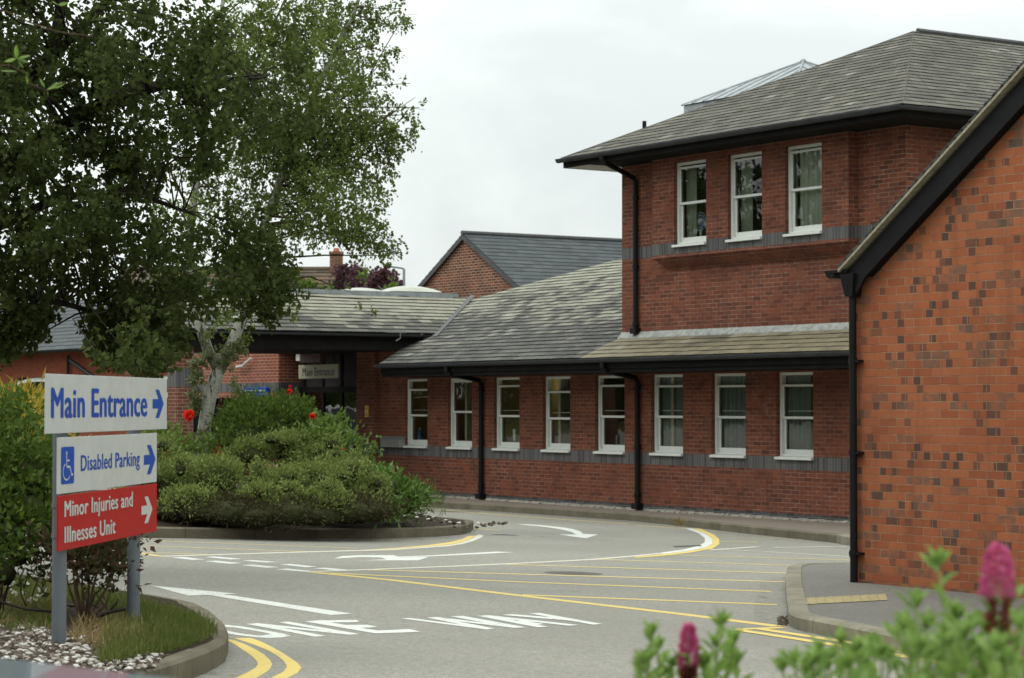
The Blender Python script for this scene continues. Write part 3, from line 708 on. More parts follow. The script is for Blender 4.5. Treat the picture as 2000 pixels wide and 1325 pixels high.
# ---- birch on the island
ZB = 33.0
def B(px, py, dz=0): return at(px, py, ZB + dz)
lim = [([B(392,912), B(394,880), B(400,830), B(409,780), B(420,742), B(430,716)], [.122,.106,.099,.101,.104,.095]),
       ([B(428,722), B(406,684), B(388,630), B(374,560), B(369,490), B(374,420), B(385,340), B(400,250), B(418,150), B(432,40), B(440,-60)], [.095,.082,.075,.07,.065,.06,.055,.05,.04,.032,.025]),
       ([B(430,720), B(452,672), B(474,622), B(486,570), B(494,515), B(515,440), B(550,345), B(590,240), B(640,130), B(690,30), B(720,-60)], [.095,.085,.078,.072,.068,.06,.055,.046,.038,.03,.022])]
fine = [([B(515,440), B(570,432), B(620,445), B(650,462), B(668,490)], [.03,.026,.02,.014,.006]),
       ([B(550,345), B(620,310), B(700,280), B(760,225), B(812,190)], [.03,.024,.017,.010,.003]),
       ([B(385,340), B(440,240), B(490,140), B(530,60), B(560,-10)], [.035,.03,.025,.02,.012]),
       ([B(590,240), B(660,200), B(720,150), B(770,95)], [.024,.017,.010,.004]),
       ([B(374,420), B(330,330), B(310,240)], [.024,.018,.010]),
       ([B(700,280), B(760,262), B(800,210), B(830,215)], [.012,.009,.006,.002]), ([B(720,150), B(760,80), B(790,30), B(815,28)], [.010,.007,.004,.002])]
cl = []
for x, y, r, k in ((450,60,70,1),(520,30,70,1),(600,30,80,1.1),(680,40,65,1),(735,20,45,.5),(780,30,30,.2),(480,140,75,1.1),(560,120,80,1.3),(640,130,80,1.3),(705,130,55,.9),(755,100,32,.25),(500,225,85,1.4),(590,215,85,1.5),(665,225,75,1.3),(735,225,52,.9),(780,255,40,.6),(808,215,22,.12),
                   (540,305,85,1.4),(620,310,75,1.3),(690,300,62,1.1),(740,280,45,.8),(775,290,25,.3),(600,385,70,1.0),(670,390,62,.9),(725,390,42,.6),(650,435,50,.75),(715,445,45,.7),(755,465,34,.5),(690,475,38,.55),(765,495,18,.2),(560,400,65,1),(380,330,55,.6),(405,420,45,.5),(340,430,55,.6),(380,500,35,.4),(450,370,65,1),
                   (480,440,60,1.2),(515,480,50,1.0),(545,520,42,.8),(560,455,40,.7),(545,560,45,1.0),(500,600,45,1.1),(450,560,45,1.0),(430,610,35,.8),(470,520,48,1.1),(520,540,40,.9),(480,650,28,.5),(560,590,28,.5),(420,510,40,.6),(330,530,35,.5),(430,650,30,.5),(715,595,20,.1),(690,575,16,.08),(820,215,14,.05),(800,160,18,.08),(795,45,20,.10),(765,330,20,.15),(520,250,80,.9),(600,300,80,.9),(680,270,60,.8),(560,60,80,.6),(470,80,60,.6),(620,60,70,.5)):
    if x < 575 and y > 435 and x > 415: k *= .3
    cl.append((B(x + rng.normal()*4, y + rng.normal()*4, rng.normal()*.7), r/133.3, int(1150*k*(r/70)), .55))
birch = tree('birch_tree', 'forked birch with mottled white trunk growing on the planted island', 'tree', B(392,905), lim, cl, M['birch'], M['leaf_birch'], .056, .042, .55, twigm=M['stem'])
fb = MB()
for pts_, rr_ in fine: fb.tube(pts_, rr_, 6)
fb.build('limbs', M['stem'], birch, smooth=True)
# pale shoots on the birch trunk
Ps, Ds = [], []
for x, y, r, n in ((385,740,14,260),(380,775,14,220),(378,800,12,160),(384,712,13,160),(452,690,16,240),(470,680,12,140),(440,712,12,120),(400,700,14,160),(404,660,10,80),(395,850,10,80),(460,745,9,50)):
    P, D = clump(B(x, y, -.15), r/133.3, n, -.1, .04, per=6); Ps.append(P); Ds.append(D)
np_mesh('shoots', leaf_quads(np.concatenate(Ps), np.concatenate(Ds), .055, .035), 4, M['leaf_ivy'], birch)

# ---- dark broad-leaved tree overhanging from beyond the edge of the bed
ZD = 20.0
def Dk(px, py, dz=0): return at(px, py, ZD + dz)
g0 = Dk(-420, 1075); g0[2] = road_z(g0[1])
lim = [([g0, Dk(-415,900), Dk(-400,700), Dk(-380,480), Dk(-350,250), Dk(-330,0), Dk(-320,-250)], [.26,.22,.20,.18,.15,.11,.07]),
       ([Dk(-380,500), Dk(-200,420), Dk(-20,345), Dk(90,268), Dk(180,210), Dk(250,182), Dk(330,166), Dk(430,168), Dk(520,150)], [.11,.09,.07,.06,.055,.05,.04,.03,.012]),
       ([Dk(-360,350), Dk(-150,250), Dk(0,190), Dk(90,125), Dk(112,60), Dk(122,-10), Dk(130,-100)], [.10,.08,.065,.06,.055,.045,.03]),
       ([Dk(95,120), Dk(150,62), Dk(205,8), Dk(250,-60)], [.045,.042,.038,.03]),
       ([Dk(-390,600), Dk(-200,520), Dk(0,440), Dk(120,385), Dk(260,375), Dk(380,420)], [.09,.07,.05,.04,.028,.012]),
       ([Dk(-200,520), Dk(0,560), Dk(150,600), Dk(280,640)], [.05,.04,.025,.012])]
cl = []
def keep(x, y):
    if x < 60 and y > 610: return False
    if 60 <= x < 190 and y > 540: return False
    if y > 690: return False
    if x > 330 and y < 40: return False
    if x > 430 and y < 120: return False
    if x > 335 and 300 < y < 560: return False
    if x > 385 and y > 450: return False
    return True
for gx in range(-170, 560, 56):
    for gy in range(-130, 720, 56):
        x, y = gx + rng.normal()*15, gy + rng.normal()*15
        if not keep(x, y): continue
        k = 1.0
        if (55 < x < 150 and y < 150) or (190 < x < 300 and y < 75): k = .35
        if 30 < x < 140 and 320 < y < 420: k = .30
        if x > 430: k = .6
        if 95 < x < 260 and 430 < y < 560: k = .8
        for q in range(2):
            cl.append((Dk(x + rng.normal()*12, y + rng.normal()*12, rng.normal()*1.1), (46 + 16*rng.random())/220, int(190*k*rng.uniform(.6, 1.3)), .45))
for x, y, r, n in ((235,600,55,380),(285,630,60,420),(225,660,42,280),(265,690,36,200),(315,672,42,240),(330,640,34,180),(200,640,30,120),(185,676,20,60),(300,712,18,50),(318,705,18,50),(60,625,42,300),(20,640,46,340),(85,590,42,280),(30,590,45,280),(-20,650,50,300),(60,665,22,60),(15,660,30,120),(120,545,26,90),(350,560,45,240),(380,470,34,120),
                   (480,440,58,380),(512,480,46,300),(540,525,38,240),(548,565,36,220),(510,600,36,240),(490,560,40,240),(450,560,40,230),(470,520,44,260),(440,500,36,160),(400,585,18,50)):
    cl.append((Dk(x, y, rng.normal()*.5), r/220, int(n*1.15), .55))
tree('maple_tree', 'large dark leafy tree whose overhanging branches fill the top corner above the sign', 'tree', g0, lim, cl, M['bark_dark'], M['leaf_dark'], .057, .045, .45, per=10)

# bright young shoot hanging close to the camera
root = thing('leafy_twig', 'thin twig with bright yellow green leaves hanging before the dark tree', 'twig', at(0, 60, 9))
b = MB(); tp = [at(x, y, 9) for x, y in ((-60,5),(10,22),(60,45),(110,62),(180,72))]; b.tube(tp, .003, 4); tq = [at(x, y, 9) for x, y in ((-40,130),(20,128),(52,145),(60,165),(92,178),(128,160))]; b.tube(tq, .003, 4); b.build('stem', M['stem'], root)
Lf = [(32,115,0,-28),(32,115,-24,6),(32,115,28,-6),(32,115,26,8),(34,118,12,16),(52,140,2,26),(0,138,34,2),(0,140,-10,-12),(88,172,-12,-20),(90,175,22,-6),(92,176,2,12),(95,172,34,-10),(112,10,22,-4),(112,10,-10,-8)]
V = []
for x, y, dx, dy in Lf:
    a = at(x, y, 9); d = at(x+dx, y+dy, 9 + random.uniform(-.03, .03)) - a; l = np.linalg.norm(d); u = d/l; s = np.cross(u, [SA*.3+.6, .4, .5]); s /= np.linalg.norm(s); wd = l*.22
    V += [[a, a+d*.35+s*wd, a+d*.7+s*wd*.8, a+d], [a, a+d, a+d*.7-s*wd*.8, a+d*.35-s*wd]]
np_mesh('leaves', np.array(V), 4, M['leaf_front'], root)

# ------------------------------------------------------------------ shrubs
def shrub(name, label, cat, lumps, leafm, dens, L, W, up=.25, core=.86, per=5, stems=None, group=None, out=.7, spread=.10):
    """lumps: (centre, radius xyz)"""
    c0 = np.mean([l[0] for l in lumps], axis=0); c0[2] = min(l[0][2]-l[1][2]*.6 for l in lumps)
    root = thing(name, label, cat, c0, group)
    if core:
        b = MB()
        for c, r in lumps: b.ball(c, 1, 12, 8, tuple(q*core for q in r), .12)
        b.build('branches', M['core'], root, smooth=True)  # solid dark balls block see-through; the bush's inner shade is in their colour
    Ps, Ds = [], []
    for c, r in lumps:
        r = np.array(r); n = int(dens * (r[0]*r[1] + r[0]*r[2] + r[1]*r[2]) * 4)
        m = n // per; d = sph(m); d[:, 2] = np.where(d[:, 2] < -.5, -d[:, 2], d[:, 2])
        A = np.asarray(c) + d * r * (1 + rng.normal(size=(m, 1)) * spread)
        nrm = unit(d / r)
        P = A[:, None] + rng.normal(size=(m, per, 3)) * L * .6; D = nrm[:, None]*out + rng.normal(size=(m, per, 3))*.55 + np.array([0, 0, up])
        Ps.append(P.reshape(-1, 3)); Ds.append(D.reshape(-1, 3))
    P = np.concatenate(Ps); sz = .6 + .8*rng.random(len(P)); V = leaf_quads(P, np.concatenate(Ds), L*sz, W*sz)
    np_mesh('foliage', V, 4, leafm, root)
    if stems: stems(root)
    return root
def lump(px, py, Z, rx, ry, rz): return (at(px, py, Z), (rx, ry, rz))
# low spreading juniper: lumps at px with radii (px -> m at Z~31: 142 px/m)
jl = []
for x, y, Z, rp, rq in ((350,925,30.2,90,56),(310,960,29.6,80,60),(430,945,29.8,85,58),(300,905,31,70,50),(380,985,29.0,80,38),(480,985,28.9,75,40),(560,890,31.0,70,42),(610,905,31.0,70,42),(500,905,31.2,70,38),(590,955,29.6,85,52),(660,950,30,75,52),(680,925,30.6,45,40),(560,990,28.8,80,38),(640,990,29,75,36),(700,985,29.3,60,40),(530,940,30,60,40),(630,880,31.4,45,32),(260,990,29.2,60,45),(720,960,30.2,40,34)):
    s = Z/4400; jl.append((at(x + rng.normal()*8, y + rng.normal()*7, Z + rng.normal()*.25), (rp*s*.66, rp*s*.66, rq*s*.72)))
    for q in range(3): jl.append((at(x + rng.normal()*rp*.55, y - rq*.35 + rng.normal()*rq*.4, Z + rng.normal()*.3), (rp*s*rng.uniform(.18, .34), rp*s*rng.uniform(.18, .34), rq*s*rng.uniform(.2, .42))))
shrub('juniper_bush', 'broad low spreading juniper mound in the middle of the kerbed island', 'shrub', jl, M['leaf_juniper'], 1600, .052, .022, .35, core=.70, spread=.13)
sk = [lump(x, 1003 - abs(x-520)*.03 + rng.normal()*4, Z, .42, .42, .17) for x, Z in ((300,29.4),(350,28.9),(400,28.7),(455,28.5),(510,28.5),(565,28.5),(620,28.7),(670,28.9),(715,29.3),(330,30),(690,30))]
shrub('juniper_skirt', 'brown bare undergrowth below the spreading juniper on the island', 'undergrowth', sk, M['leaf_skirt'], 700, .06, .016, .1, .86, spread=.2)
rl = [lump(745,965,30.6,.36,.36,.26), lump(775,985,30.6,.32,.32,.20), lump(800,975,31,.26,.26,.18), lump(735,1000,30,.3,.3,.18), lump(718,945,31,.28,.28,.2)]
shrub('laurel_bush', 'glossy bright green bush at the right end of the kerbed island', 'shrub', rl, M['leaf_rhodo'], 620, .085, .034, .2, .75, spread=.14)
rl = [lump(826,985,31.2,.20,.20,.20), lump(812,1000,31,.16,.16,.14)]
shrub('fern_tuft', 'small feathery green plant trailing from the island over the kerb', 'plant', rl, M['leaf_broom'], 900, .12, .012, -.1, 0, spread=.3)
rl = [lump(490,822,32.2,.38,.38,.30), lump(516,838,32,.42,.42,.34), lump(561,822,32.4,.32,.32,.26), lump(465,845,32,.30,.30,.30), lump(486,855,31.8,.45,.45,.30), lump(576,845,32.2,.32,.32,.26), lump(536,800,32.6,.22,.22,.16), lump(482,788,32.8,.17,.17,.14), lump(591,808,32.6,.14,.14,.18)]
shrub('broom_bush', 'deep green upright bush behind the juniper and beside the birch trunk', 'shrub', rl, M['leaf_broom'], 1100, .065, .022, .5, .75, spread=.22)
rl = [lump(640,858,31.8,.34,.34,.16), lump(680,880,31.6,.28,.28,.16), lump(600,862,31.6,.4,.4,.16), lump(655,835,32.2,.2,.2,.16), lump(335,885,31.2,.3,.3,.22), lump(310,865,31.6,.26,.26,.25), lump(360,892,31.8,.2,.2,.16), lump(440,880,31.6,.35,.35,.16), lump(620,840,32.3,.15,.15,.2)]
shrub('rose_foliage', 'fresh light green rose leaves rising through the top of the juniper', 'shrub', rl, M['leaf_lime'], 420, .075, .042, .3, 0, spread=.25)
# red roses
def rose(px, py, Z, r, label):
    c = at(px, py, Z); root = thing('red_rose', label, 'flower', (c[0], c[1], island_z(c[0], c[1])), 'red roses on the island')
    b = MB(); b.tube([(c[0], c[1], island_z(c[0], c[1])), (c[0]+.03, c[1], (c[2]+.6)/2), c - np.array([0, 0, r*.5])], [.007, .006, .004], 5); b.build('stem', M['stem_green'], root)
    r *= .85; d = sph(70); P = c + d*r*.35*rng.random((70, 1)); np_mesh('petals', leaf_quads(P, d + [0, 0, .3], r*.8, r*.75, .1), 4, M['petal_red'], root)
rose(369,811,31.2,.105,'large red rose standing apart beside the birch trunk')
rose(566,764,32.2,.050,'small red rose at the tip of the tall green bush')
rose(610,813,31.8,.058,'red rose in front of the dark glass of the doors')
rose(651,861,31.5,.058,'lowest red rose on the top edge of the juniper')
rose(566,755,32.3,.028,'tiny red rosebud above the rose on the tall bush')
rose(672,878,31.4,.03,'tiny orange red bud on the slope of the juniper')

# bed plants under the sign
def stem_fan(root, base, tops, rad, mat='stem'):
    b = MB()
    for tp in tops:
        m = (np.array(base) + tp) / 2 + rng.normal(size=3) * .05; b.tube([base, m, tp], [rad, rad*.75, rad*.35], 5)
    b.build('stems', M[mat], root, smooth=True)
def bedpt(px, py, Z):
    p = at(px, py, Z); return np.array([p[0], p[1], bed_z(p[0], p[1])])
rl = [lump(170,1085,12.9,.17,.17,.12), lump(215,1090,13.4,.12,.12,.12), lump(150,1120,12.7,.14,.14,.11), lump(205,1130,12.9,.12,.12,.09), lump(180,1060,13.6,.2,.2,.10), lump(228,1110,13.7,.08,.08,.12), lump(240,1085,13.8,.08,.08,.10), lump(200,1062,13.6,.16,.16,.12), lump(140,1075,12.9,.14,.14,.12), lump(185,1110,13,.15,.15,.10), lump(228,1060,13.8,.1,.1,.1), lump(100,1085,13,.10,.10,.12), lump(95,1120,13,.06,.06,.1)]
bs = bedpt(165,1215,12.8)
shrub('bronze_shrub', 'bronze leaved shrub with bare lower stems growing between the sign posts', 'shrub', rl, M['leaf_red'], 1000, .048, .024, .2, 0, spread=.40,
      stems=lambda rt: stem_fan(rt, bs, [at(x, y, 12.9 + rng.normal()*.12) for x, y in ((140,1090),(160,1060),(175,1080),(200,1070),(215,1095),(235,1085),(190,1110),(150,1120),(225,1130),(130,1130),(208,1140),(180,1150))], .009))
for pts, r in (([(190,1205),(215,1195),(246,1189)], .012), ([(212,1196),(226,1180),(231,1170)], .007), ([(0,1175),(50,1190),(100,1195)], .008), ([(52,1185),(42,1165),(38,1130),(48,1110)], .005), ([(46,1150),(54,1125)], .004), ([(62,1165),(72,1138),(84,1110),(76,1095)], .004), ([(72,1140),(88,1160)], .004), ([(285,1232),(300,1220)], .007), ([(165,1170),(192,1188)], .005)):
    b = MB(); b.tube([at(x, y, 12.6) for x, y in pts], r, 5); tag(b.build('bare_branch', M['bark_dark'], smooth=True), 'dead bare branch at the foot of the shrubs by the sign posts', 'branch', 'bare branches by the sign posts')
rl = [lump(20,900,14,.34,.34,.30), lump(60,940,13.6,.24,.24,.25), lump(-20,980,13.6,.35,.35,.35), lump(50,1000,13.4,.26,.26,.20), lump(15,1050,13.2,.22,.22,.18), lump(85,985,13.6,.12,.12,.2), lump(-10,860,14.2,.3,.3,.25), lump(35,1090,13,.10,.10,.10), lump(10,1120,13,.12,.12,.14), lump(75,1040,13.2,.12,.12,.12)]
bs2 = bedpt(0,1165,13.1)
shrub('green_shrub', 'tall dark green leafy shrub at the picture edge behind the sign', 'shrub', rl, M['leaf_broom'], 800, .052, .028, .15, .50, spread=.28,
      stems=lambda rt: stem_fan(rt, bs2, [at(x, y, 13.2 + rng.normal()*.15) for x, y in ((10,1060),(40,1090),(60,1050),(20,1000),(-20,1050),(30,1120))], .010))
rl = [lump(40,839,15.6,.30,.30,.17), lump(70,864,15.6,.22,.22,.18), lump(20,824,16,.25,.25,.15), lump(85,904,15.4,.12,.12,.14), lump(95,934,15.2,.08,.08,.10), lump(0,824,16,.3,.3,.15)]
shrub('golden_shrub', 'feathery golden yellow shrub showing above the green shrub beside the sign', 'shrub', rl, M['leaf_yellow'], 800, .085, .014, .6, .55, spread=.25)

# grass tufts and stones on the near bed
def in_poly(P, poly):
    x, y = P[:, 0], P[:, 1]; inside = np.zeros(len(P), bool); n = len(poly)
    for i in range(n):
        x1, y1 = poly[i]; x2, y2 = poly[(i+1) % n]
        c = ((y1 > y) != (y2 > y)) & (x < (x2-x1)*(y-y1)/(y2-y1+1e-12)+x1); inside ^= c
    return inside
bz = np.vectorize(bed_z)
def scatter(px_poly, n):
    W = [on_road(x, y, .13)[:2] for x, y in px_poly]; W = np.array(W); lo, hi = W.min(0), W.max(0)
    P = lo + rng.random((n*4, 2))*(hi-lo); P = P[in_poly(P, W)][:n]; return np.c_[P, bz(P[:, 0], P[:, 1])]
P = np.concatenate([scatter([(195,1300),(330,1272),(400,1250),(412,1236),(400,1222),(370,1214),(270,1200),(215,1210),(205,1245)], 8200), scatter([(-60,1160),(60,1170),(120,1180),(120,1240),(60,1250),(-60,1240)], 2300), scatter([(425,1240),(412,1222),(375,1206),(280,1187),(120,1161),(0,1142),(-60,1135),(-60,1165),(120,1185),(250,1206),(340,1222),(405,1245)], 5200)])
D = rng.normal(size=(len(P), 3))*.35 + [0, 0, 1]
tag(np_mesh('grass', leaf_quads(P, D, .03 + .075*rng.random(len(P))**1.5, .006, 0), 4, M['grass']), kind='stuff')
P = np.concatenate([scatter([(190,1300),(300,1275),(300,1240),(200,1225)], 500), scatter([(-60,1170),(110,1180),(110,1245),(-60,1245)], 700), scatter([(130,1270),(230,1280),(290,1262),(240,1225),(150,1230)], 900)]); D = rng.normal(size=(len(P), 3))*.9 + [0, 0, .5]
tag(np_mesh('dry_grass', leaf_quads(P, D, .05 + .08*rng.random(len(P)), .006, 0), 4, M['dry']), kind='stuff')
P = scatter([(-40,1160),(90,1172),(90,1215),(-40,1215)], 26) + [0, 0, .07]
tag(np_mesh('clover_flowers', leaf_quads(np.repeat(P, 6, 0), sph(len(P)*6)+[0, 0, .5], .022, .016, .1), 4, M['petal_white']), kind='stuff')
P = scatter([(-60,1232),(60,1236),(200,1262),(330,1272),(300,1300),(200,1330),(-60,1345)], 3400)
b = MB()
for p in P:
    wht = random.random(); r = random.uniform(.007, .021) if wht > .86 else random.uniform(.006, .018)
    b.ball(p + [0, 0, r*.2], r, 6, 4, (random.uniform(.8, 1.5), random.uniform(.7, 1.3), random.uniform(.45, .8)), .5, wht)
tag(b.build('gravel', M['stones']), kind='stuff')
# debris and chips on the island tip and against the kerb
b = MB()
for k in range(260):
    i = 9 + random.random()*2.2; p = isl[9] + (rng.random(2)-.5)*np.array([2.6, 2.6])
    p = p + np.array([-1.0, -.6]); r = random.uniform(.012, .035); b.ball((p[0], p[1], island_z(*p)), r, 6, 4, (1.2, 1, .6), .5, random.random()*.8 if random.random() < .9 else 1)
for k in range(90):
    q = on_road(1525 + random.random()*14 - random.random()*8, 1205 + random.random()*18); r = random.uniform(.005, .016); b.ball((q[0], q[1], road_z(q[1])+r*.3), r, 5, 4, (1.2, 1, .7), .5, random.random()*.7)
tag(b.build('debris', M['stones']), kind='stuff')

# dry weed growing from the kerb joint
wp = on_road(1326, 1026, .1); P = np.repeat(wp[None], 90, 0) + rng.normal(size=(90, 3))*[.06, .04, .015]
tag(np_mesh('weed_tuft', leaf_quads(P, rng.normal(size=(90, 3))*.5+[0, -.2, 1], .05+.12*rng.random(90), .012, 0), 4, M['dry']), 'dry straw coloured weed growing from the far kerb', 'weed')
# ------------------------------------------------------------------ direction sign
p1 = at(116.5, 1000, 11.62)[:2]; dxy = plan(.113, .9936); nxy = plan(.9936, -.113)
def sgn(px, py, off=.052):
    r, _ = ray(px, py); N = np.array([*nxy, 0]); P0 = np.array([*(p1 + nxy*off), 0]); k = (P0 - O3).dot(N) / r.dot(N); p = r*k + O3
    return (p[:2] - p1).dot(dxy), p[2]
sign = thing('direction_sign', 'white and red hospital direction sign on two grey posts in the near bed', 'sign', (*p1, bed_z(*p1)))
a2 = sgn(261, 1100, 0)[0]; p2 = p1 + dxy*a2
ztop = sgn(116, 735)[1]
for q in (p1, p2):
    b = MB(); b.tube([(*q, bed_z(*q)-.2), (*q, ztop - .05)], .037, 16); b.tube([(*q, ztop-.05), (*q, ztop-.045)], .039, 16)
    b.build('post', M['post'], sign, smooth=False)
    b = MB()
    for zc in (sgn(116, 990)[1], sgn(116, 800)[1], sgn(116, 1050)[1]):
        b.tube([(*q, zc-.012), (*q, zc+.012)], .041, 16)
    b.build('clamp', M['post'], sign)
D3 = np.array([*dxy, 0]); N3 = np.array([*nxy, 0]); U3 = np.array([0, 0, 1.])
B3 = np.array([*p1, 0])
def spt(a, z, off): return B3 + D3*a + U3*z + N3*off
def panel(name, mat, a0, a1, z0, z1, label=None):
    b = MB(); b.obox(spt(a0, z0, .046), D3*(a1-a0), N3*.010, U3*(z1-z0)); o = b.build(name, mat, sign, bevel=.002)
    if label: o['label'] = label
    return o
def text_mesh(body, bold):
    cu = bpy.data.curves.new('txt', 'FONT'); cu.body = body; cu.size = 1; cu.offset = bold; cu.extrude = 0.0; cu.resolution_u = 4; cu.space_character = 1.06
    to = bpy.data.objects.new('txt', cu); COL.objects.link(to); bpy.context.view_layer.update()
    me = bpy.data.meshes.new_from_object(to.evaluated_get(bpy.context.evaluated_depsgraph_get())); bpy.data.objects.remove(to); bpy.data.curves.remove(cu)
    co = np.array([v.co[:] for v in me.vertices]); fs = [tuple(p.vertices) for p in me.polygons]; bpy.data.meshes.remove(me); return co, fs
CAP = text_mesh('H', 0)[0][:, 1].max()
def text_on(body, mat, parent, a0, a1, z0, capz, off, origin=None, du=None, dn=None, bold=.0, name='lettering', fat=.035):
    co, fs = text_mesh(body, bold); lo, hi = co[:, 0].min(), co[:, 0].max()
    O = origin if origin is not None else B3; du = D3 if du is None else du; dn = N3 if dn is None else dn
    b = MB()
    for k, (sx, sy) in enumerate(((0, 0), (-fat, 0), (fat, 0), (-fat*.5, fat*.35), (fat*.5, -fat*.35)) if fat else ((0, 0),)):
        u = a0 + (co[:, 0]+sx-lo) / (hi-lo) * (a1-a0); v = z0 + (co[:, 1]+sy) / CAP * capz
        W = O + du * u[:, None] + U3 * v[:, None] + dn * (off + .00012*k); n = len(b.v)
        b.v += [tuple(p) for p in W]; b.f += [tuple(n+i for i in f) for f in fs]; b.t += [.5]*len(fs)
    return b.build(name, mat, parent)
def flat(name, mat, parent, pts, off, O=None, du=None, dn=None):
    b = MB(); O = B3 if O is None else O; du = D3 if du is None else du; dn = N3 if dn is None else dn
    b.poly([O + du*a + U3*z + dn*off for a, z in pts]); return b.build(name, mat, parent)
def arrow(parent, mat, pa, off):     # pixel outline to sign plane
    return flat('arrow', mat, parent, pa, off)
def s_avg(x0, x1, tl, tr, bl, br):
    a0 = (sgn(x0, tl)[0] + sgn(x0, bl)[0])/2; a1 = (sgn(x1, tr)[0] + sgn(x1, br)[0])/2
    return a0, a1, (sgn(x0, bl)[1] + sgn(x1, br)[1])/2, (sgn(x0, tl)[1] + sgn(x1, tr)[1])/2
sA = s_avg(89, 325, 729, 741, 848, 838)
sB = s_avg(112.5, 305, 853, 848, 963, 944)
sC = s_avg(112.5, 305, 967, 946.5, 1074, 1041)
print('sign panels', [tuple(round(float(q), 2) for q in s) for s in (sA, sB, sC)])
OFF = .0575
def arrow_pts(a0, a1, zc, h):  # shaft on the left, broad head on the right
    w = a1 - a0
    return [(a0, zc-.165*h), (a0+.52*w, zc-.165*h), (a0+.26*w, zc-.5*h), (a0+.58*w, zc-.5*h), (a1, zc), (a0+.58*w, zc+.5*h), (a0+.26*w, zc+.5*h), (a0+.52*w, zc+.165*h), (a0, zc+.165*h)]
pa = panel('panel', M['sign_white'], *sA)
text_on('Main Entrance', M['sign_blue'], pa, sgn(99, 790)[0], sgn(285, 790)[0], sgn(140, 815.3)[1], sgn(140, 759)[1]-sgn(140, 815.3)[1], OFF)
arrow(pa, M['sign_blue'], arrow_pts(sgn(296.5, 790)[0], sgn(318, 790)[0], sgn(305, 789)[1], sgn(305, 761)[1]-sgn(305, 816.5)[1]), OFF)
pb = panel('panel', M['sign_white'], *sB)
text_on('Disabled Parking', M['sign_blue'], pb, sgn(156.5, 900)[0], sgn(271, 900)[0], (sgn(157, 919.5)[1]+sgn(223, 914)[1])/2, sgn(160, 889)[1]-sgn(160, 919)[1], OFF, fat=.022)
arrow(pb, M['sign_blue'], arrow_pts(sgn(279.5, 897)[0], sgn(302, 897)[0], sgn(290, 898)[1], sgn(290, 869)[1]-sgn(290, 926)[1]), OFF)
# wheelchair symbol
h0, h1 = sgn(117.5, 910)[0], sgn(143, 910)[0]; v0, v1 = sgn(130, 945.5)[1], sgn(130, 873)[1]; hw, vh = h1-h0, v1-v0
cs = []
for cx_, cz_, q0 in ((h1-.08*hw, v1-.06*vh, 0), (h0+.08*hw, v1-.06*vh, 90), (h0+.08*hw, v0+.06*vh, 180), (h1-.08*hw, v0+.06*vh, 270)):
    for k in range(5):
        q = R(q0 + 22.5*k); cs.append((cx_ + .08*hw*math.cos(q), cz_ + .06*vh*math.sin(q)))
sy = flat('wheelchair_symbol', M['sign_blue'], pb, cs, OFF)
def sv(u, v): return (h0 + hw*u, v0 + vh*v)
b = MB()
def stroke(pts, w):
    for i in range(len(pts)-1):
        a = np.array(pts[i]); c = np.array(pts[i+1]); d = c-a; d = d/np.linalg.norm(d); n_ = np.array([-d[1], d[0]])*w/2
        b.poly([B3 + D3*q[0] + U3*q[1] + N3*(OFF+.0006+.0001*i) for q in (a-n_, c-n_, c+n_, a+n_)])
kx = hw/vh
b.poly([B3 + D3*(sv(.40, .83)[0]+.05*vh*math.cos(q)) + U3*(sv(.40, .83)[1]+.055*vh*math.sin(q)) + N3*(OFF+.0006) for q in np.linspace(0, 2*math.pi, 13)[:-1]])
stroke([sv(.40,.78), sv(.42,.46), sv(.66,.46), sv(.80,.22), sv(.90,.26)], .055*vh)
stroke([sv(.42,.63), sv(.62,.63)], .045*vh)
stroke([sv(.42+.0-.28*math.cos(R(a))*1.0+.0, .33+.21*math.sin(R(a))) for a in np.arange(-200+150, 261-0, 20)][0:0] or [sv(.40+.27*math.cos(R(a)), .33+.22*math.sin(R(a))) for a in range(110, 345, 15)], .04*vh)
b.build('wheelchair_outline', M['sign_white'], pb)
pc = panel('panel', M['sign_red'], *sC, label='red lower panel')
def zat(px, py): return sgn(px, py)[1]
text_on('Minor Injuries and', M['sign_white'], pc, sgn(124.5, 985)[0], sgn(257, 975)[0], (zat(126,1008)+zat(256,990.5))/2, zat(127,977.5)-zat(127,1008), OFF)
text_on('Illnesses Unit', M['sign_white'], pc, sgn(124.5, 1040)[0], sgn(223, 1035)[0], (zat(126,1059.5)+zat(222,1042.5))/2, zat(127,1028.5)-zat(127,1059.5), OFF)
arrow(pc, M['sign_white'], arrow_pts(sgn(274.5, 995)[0], sgn(296, 995)[0], sgn(285, 996)[1], sgn(285, 970)[1]-sgn(285, 1022)[1]), OFF)

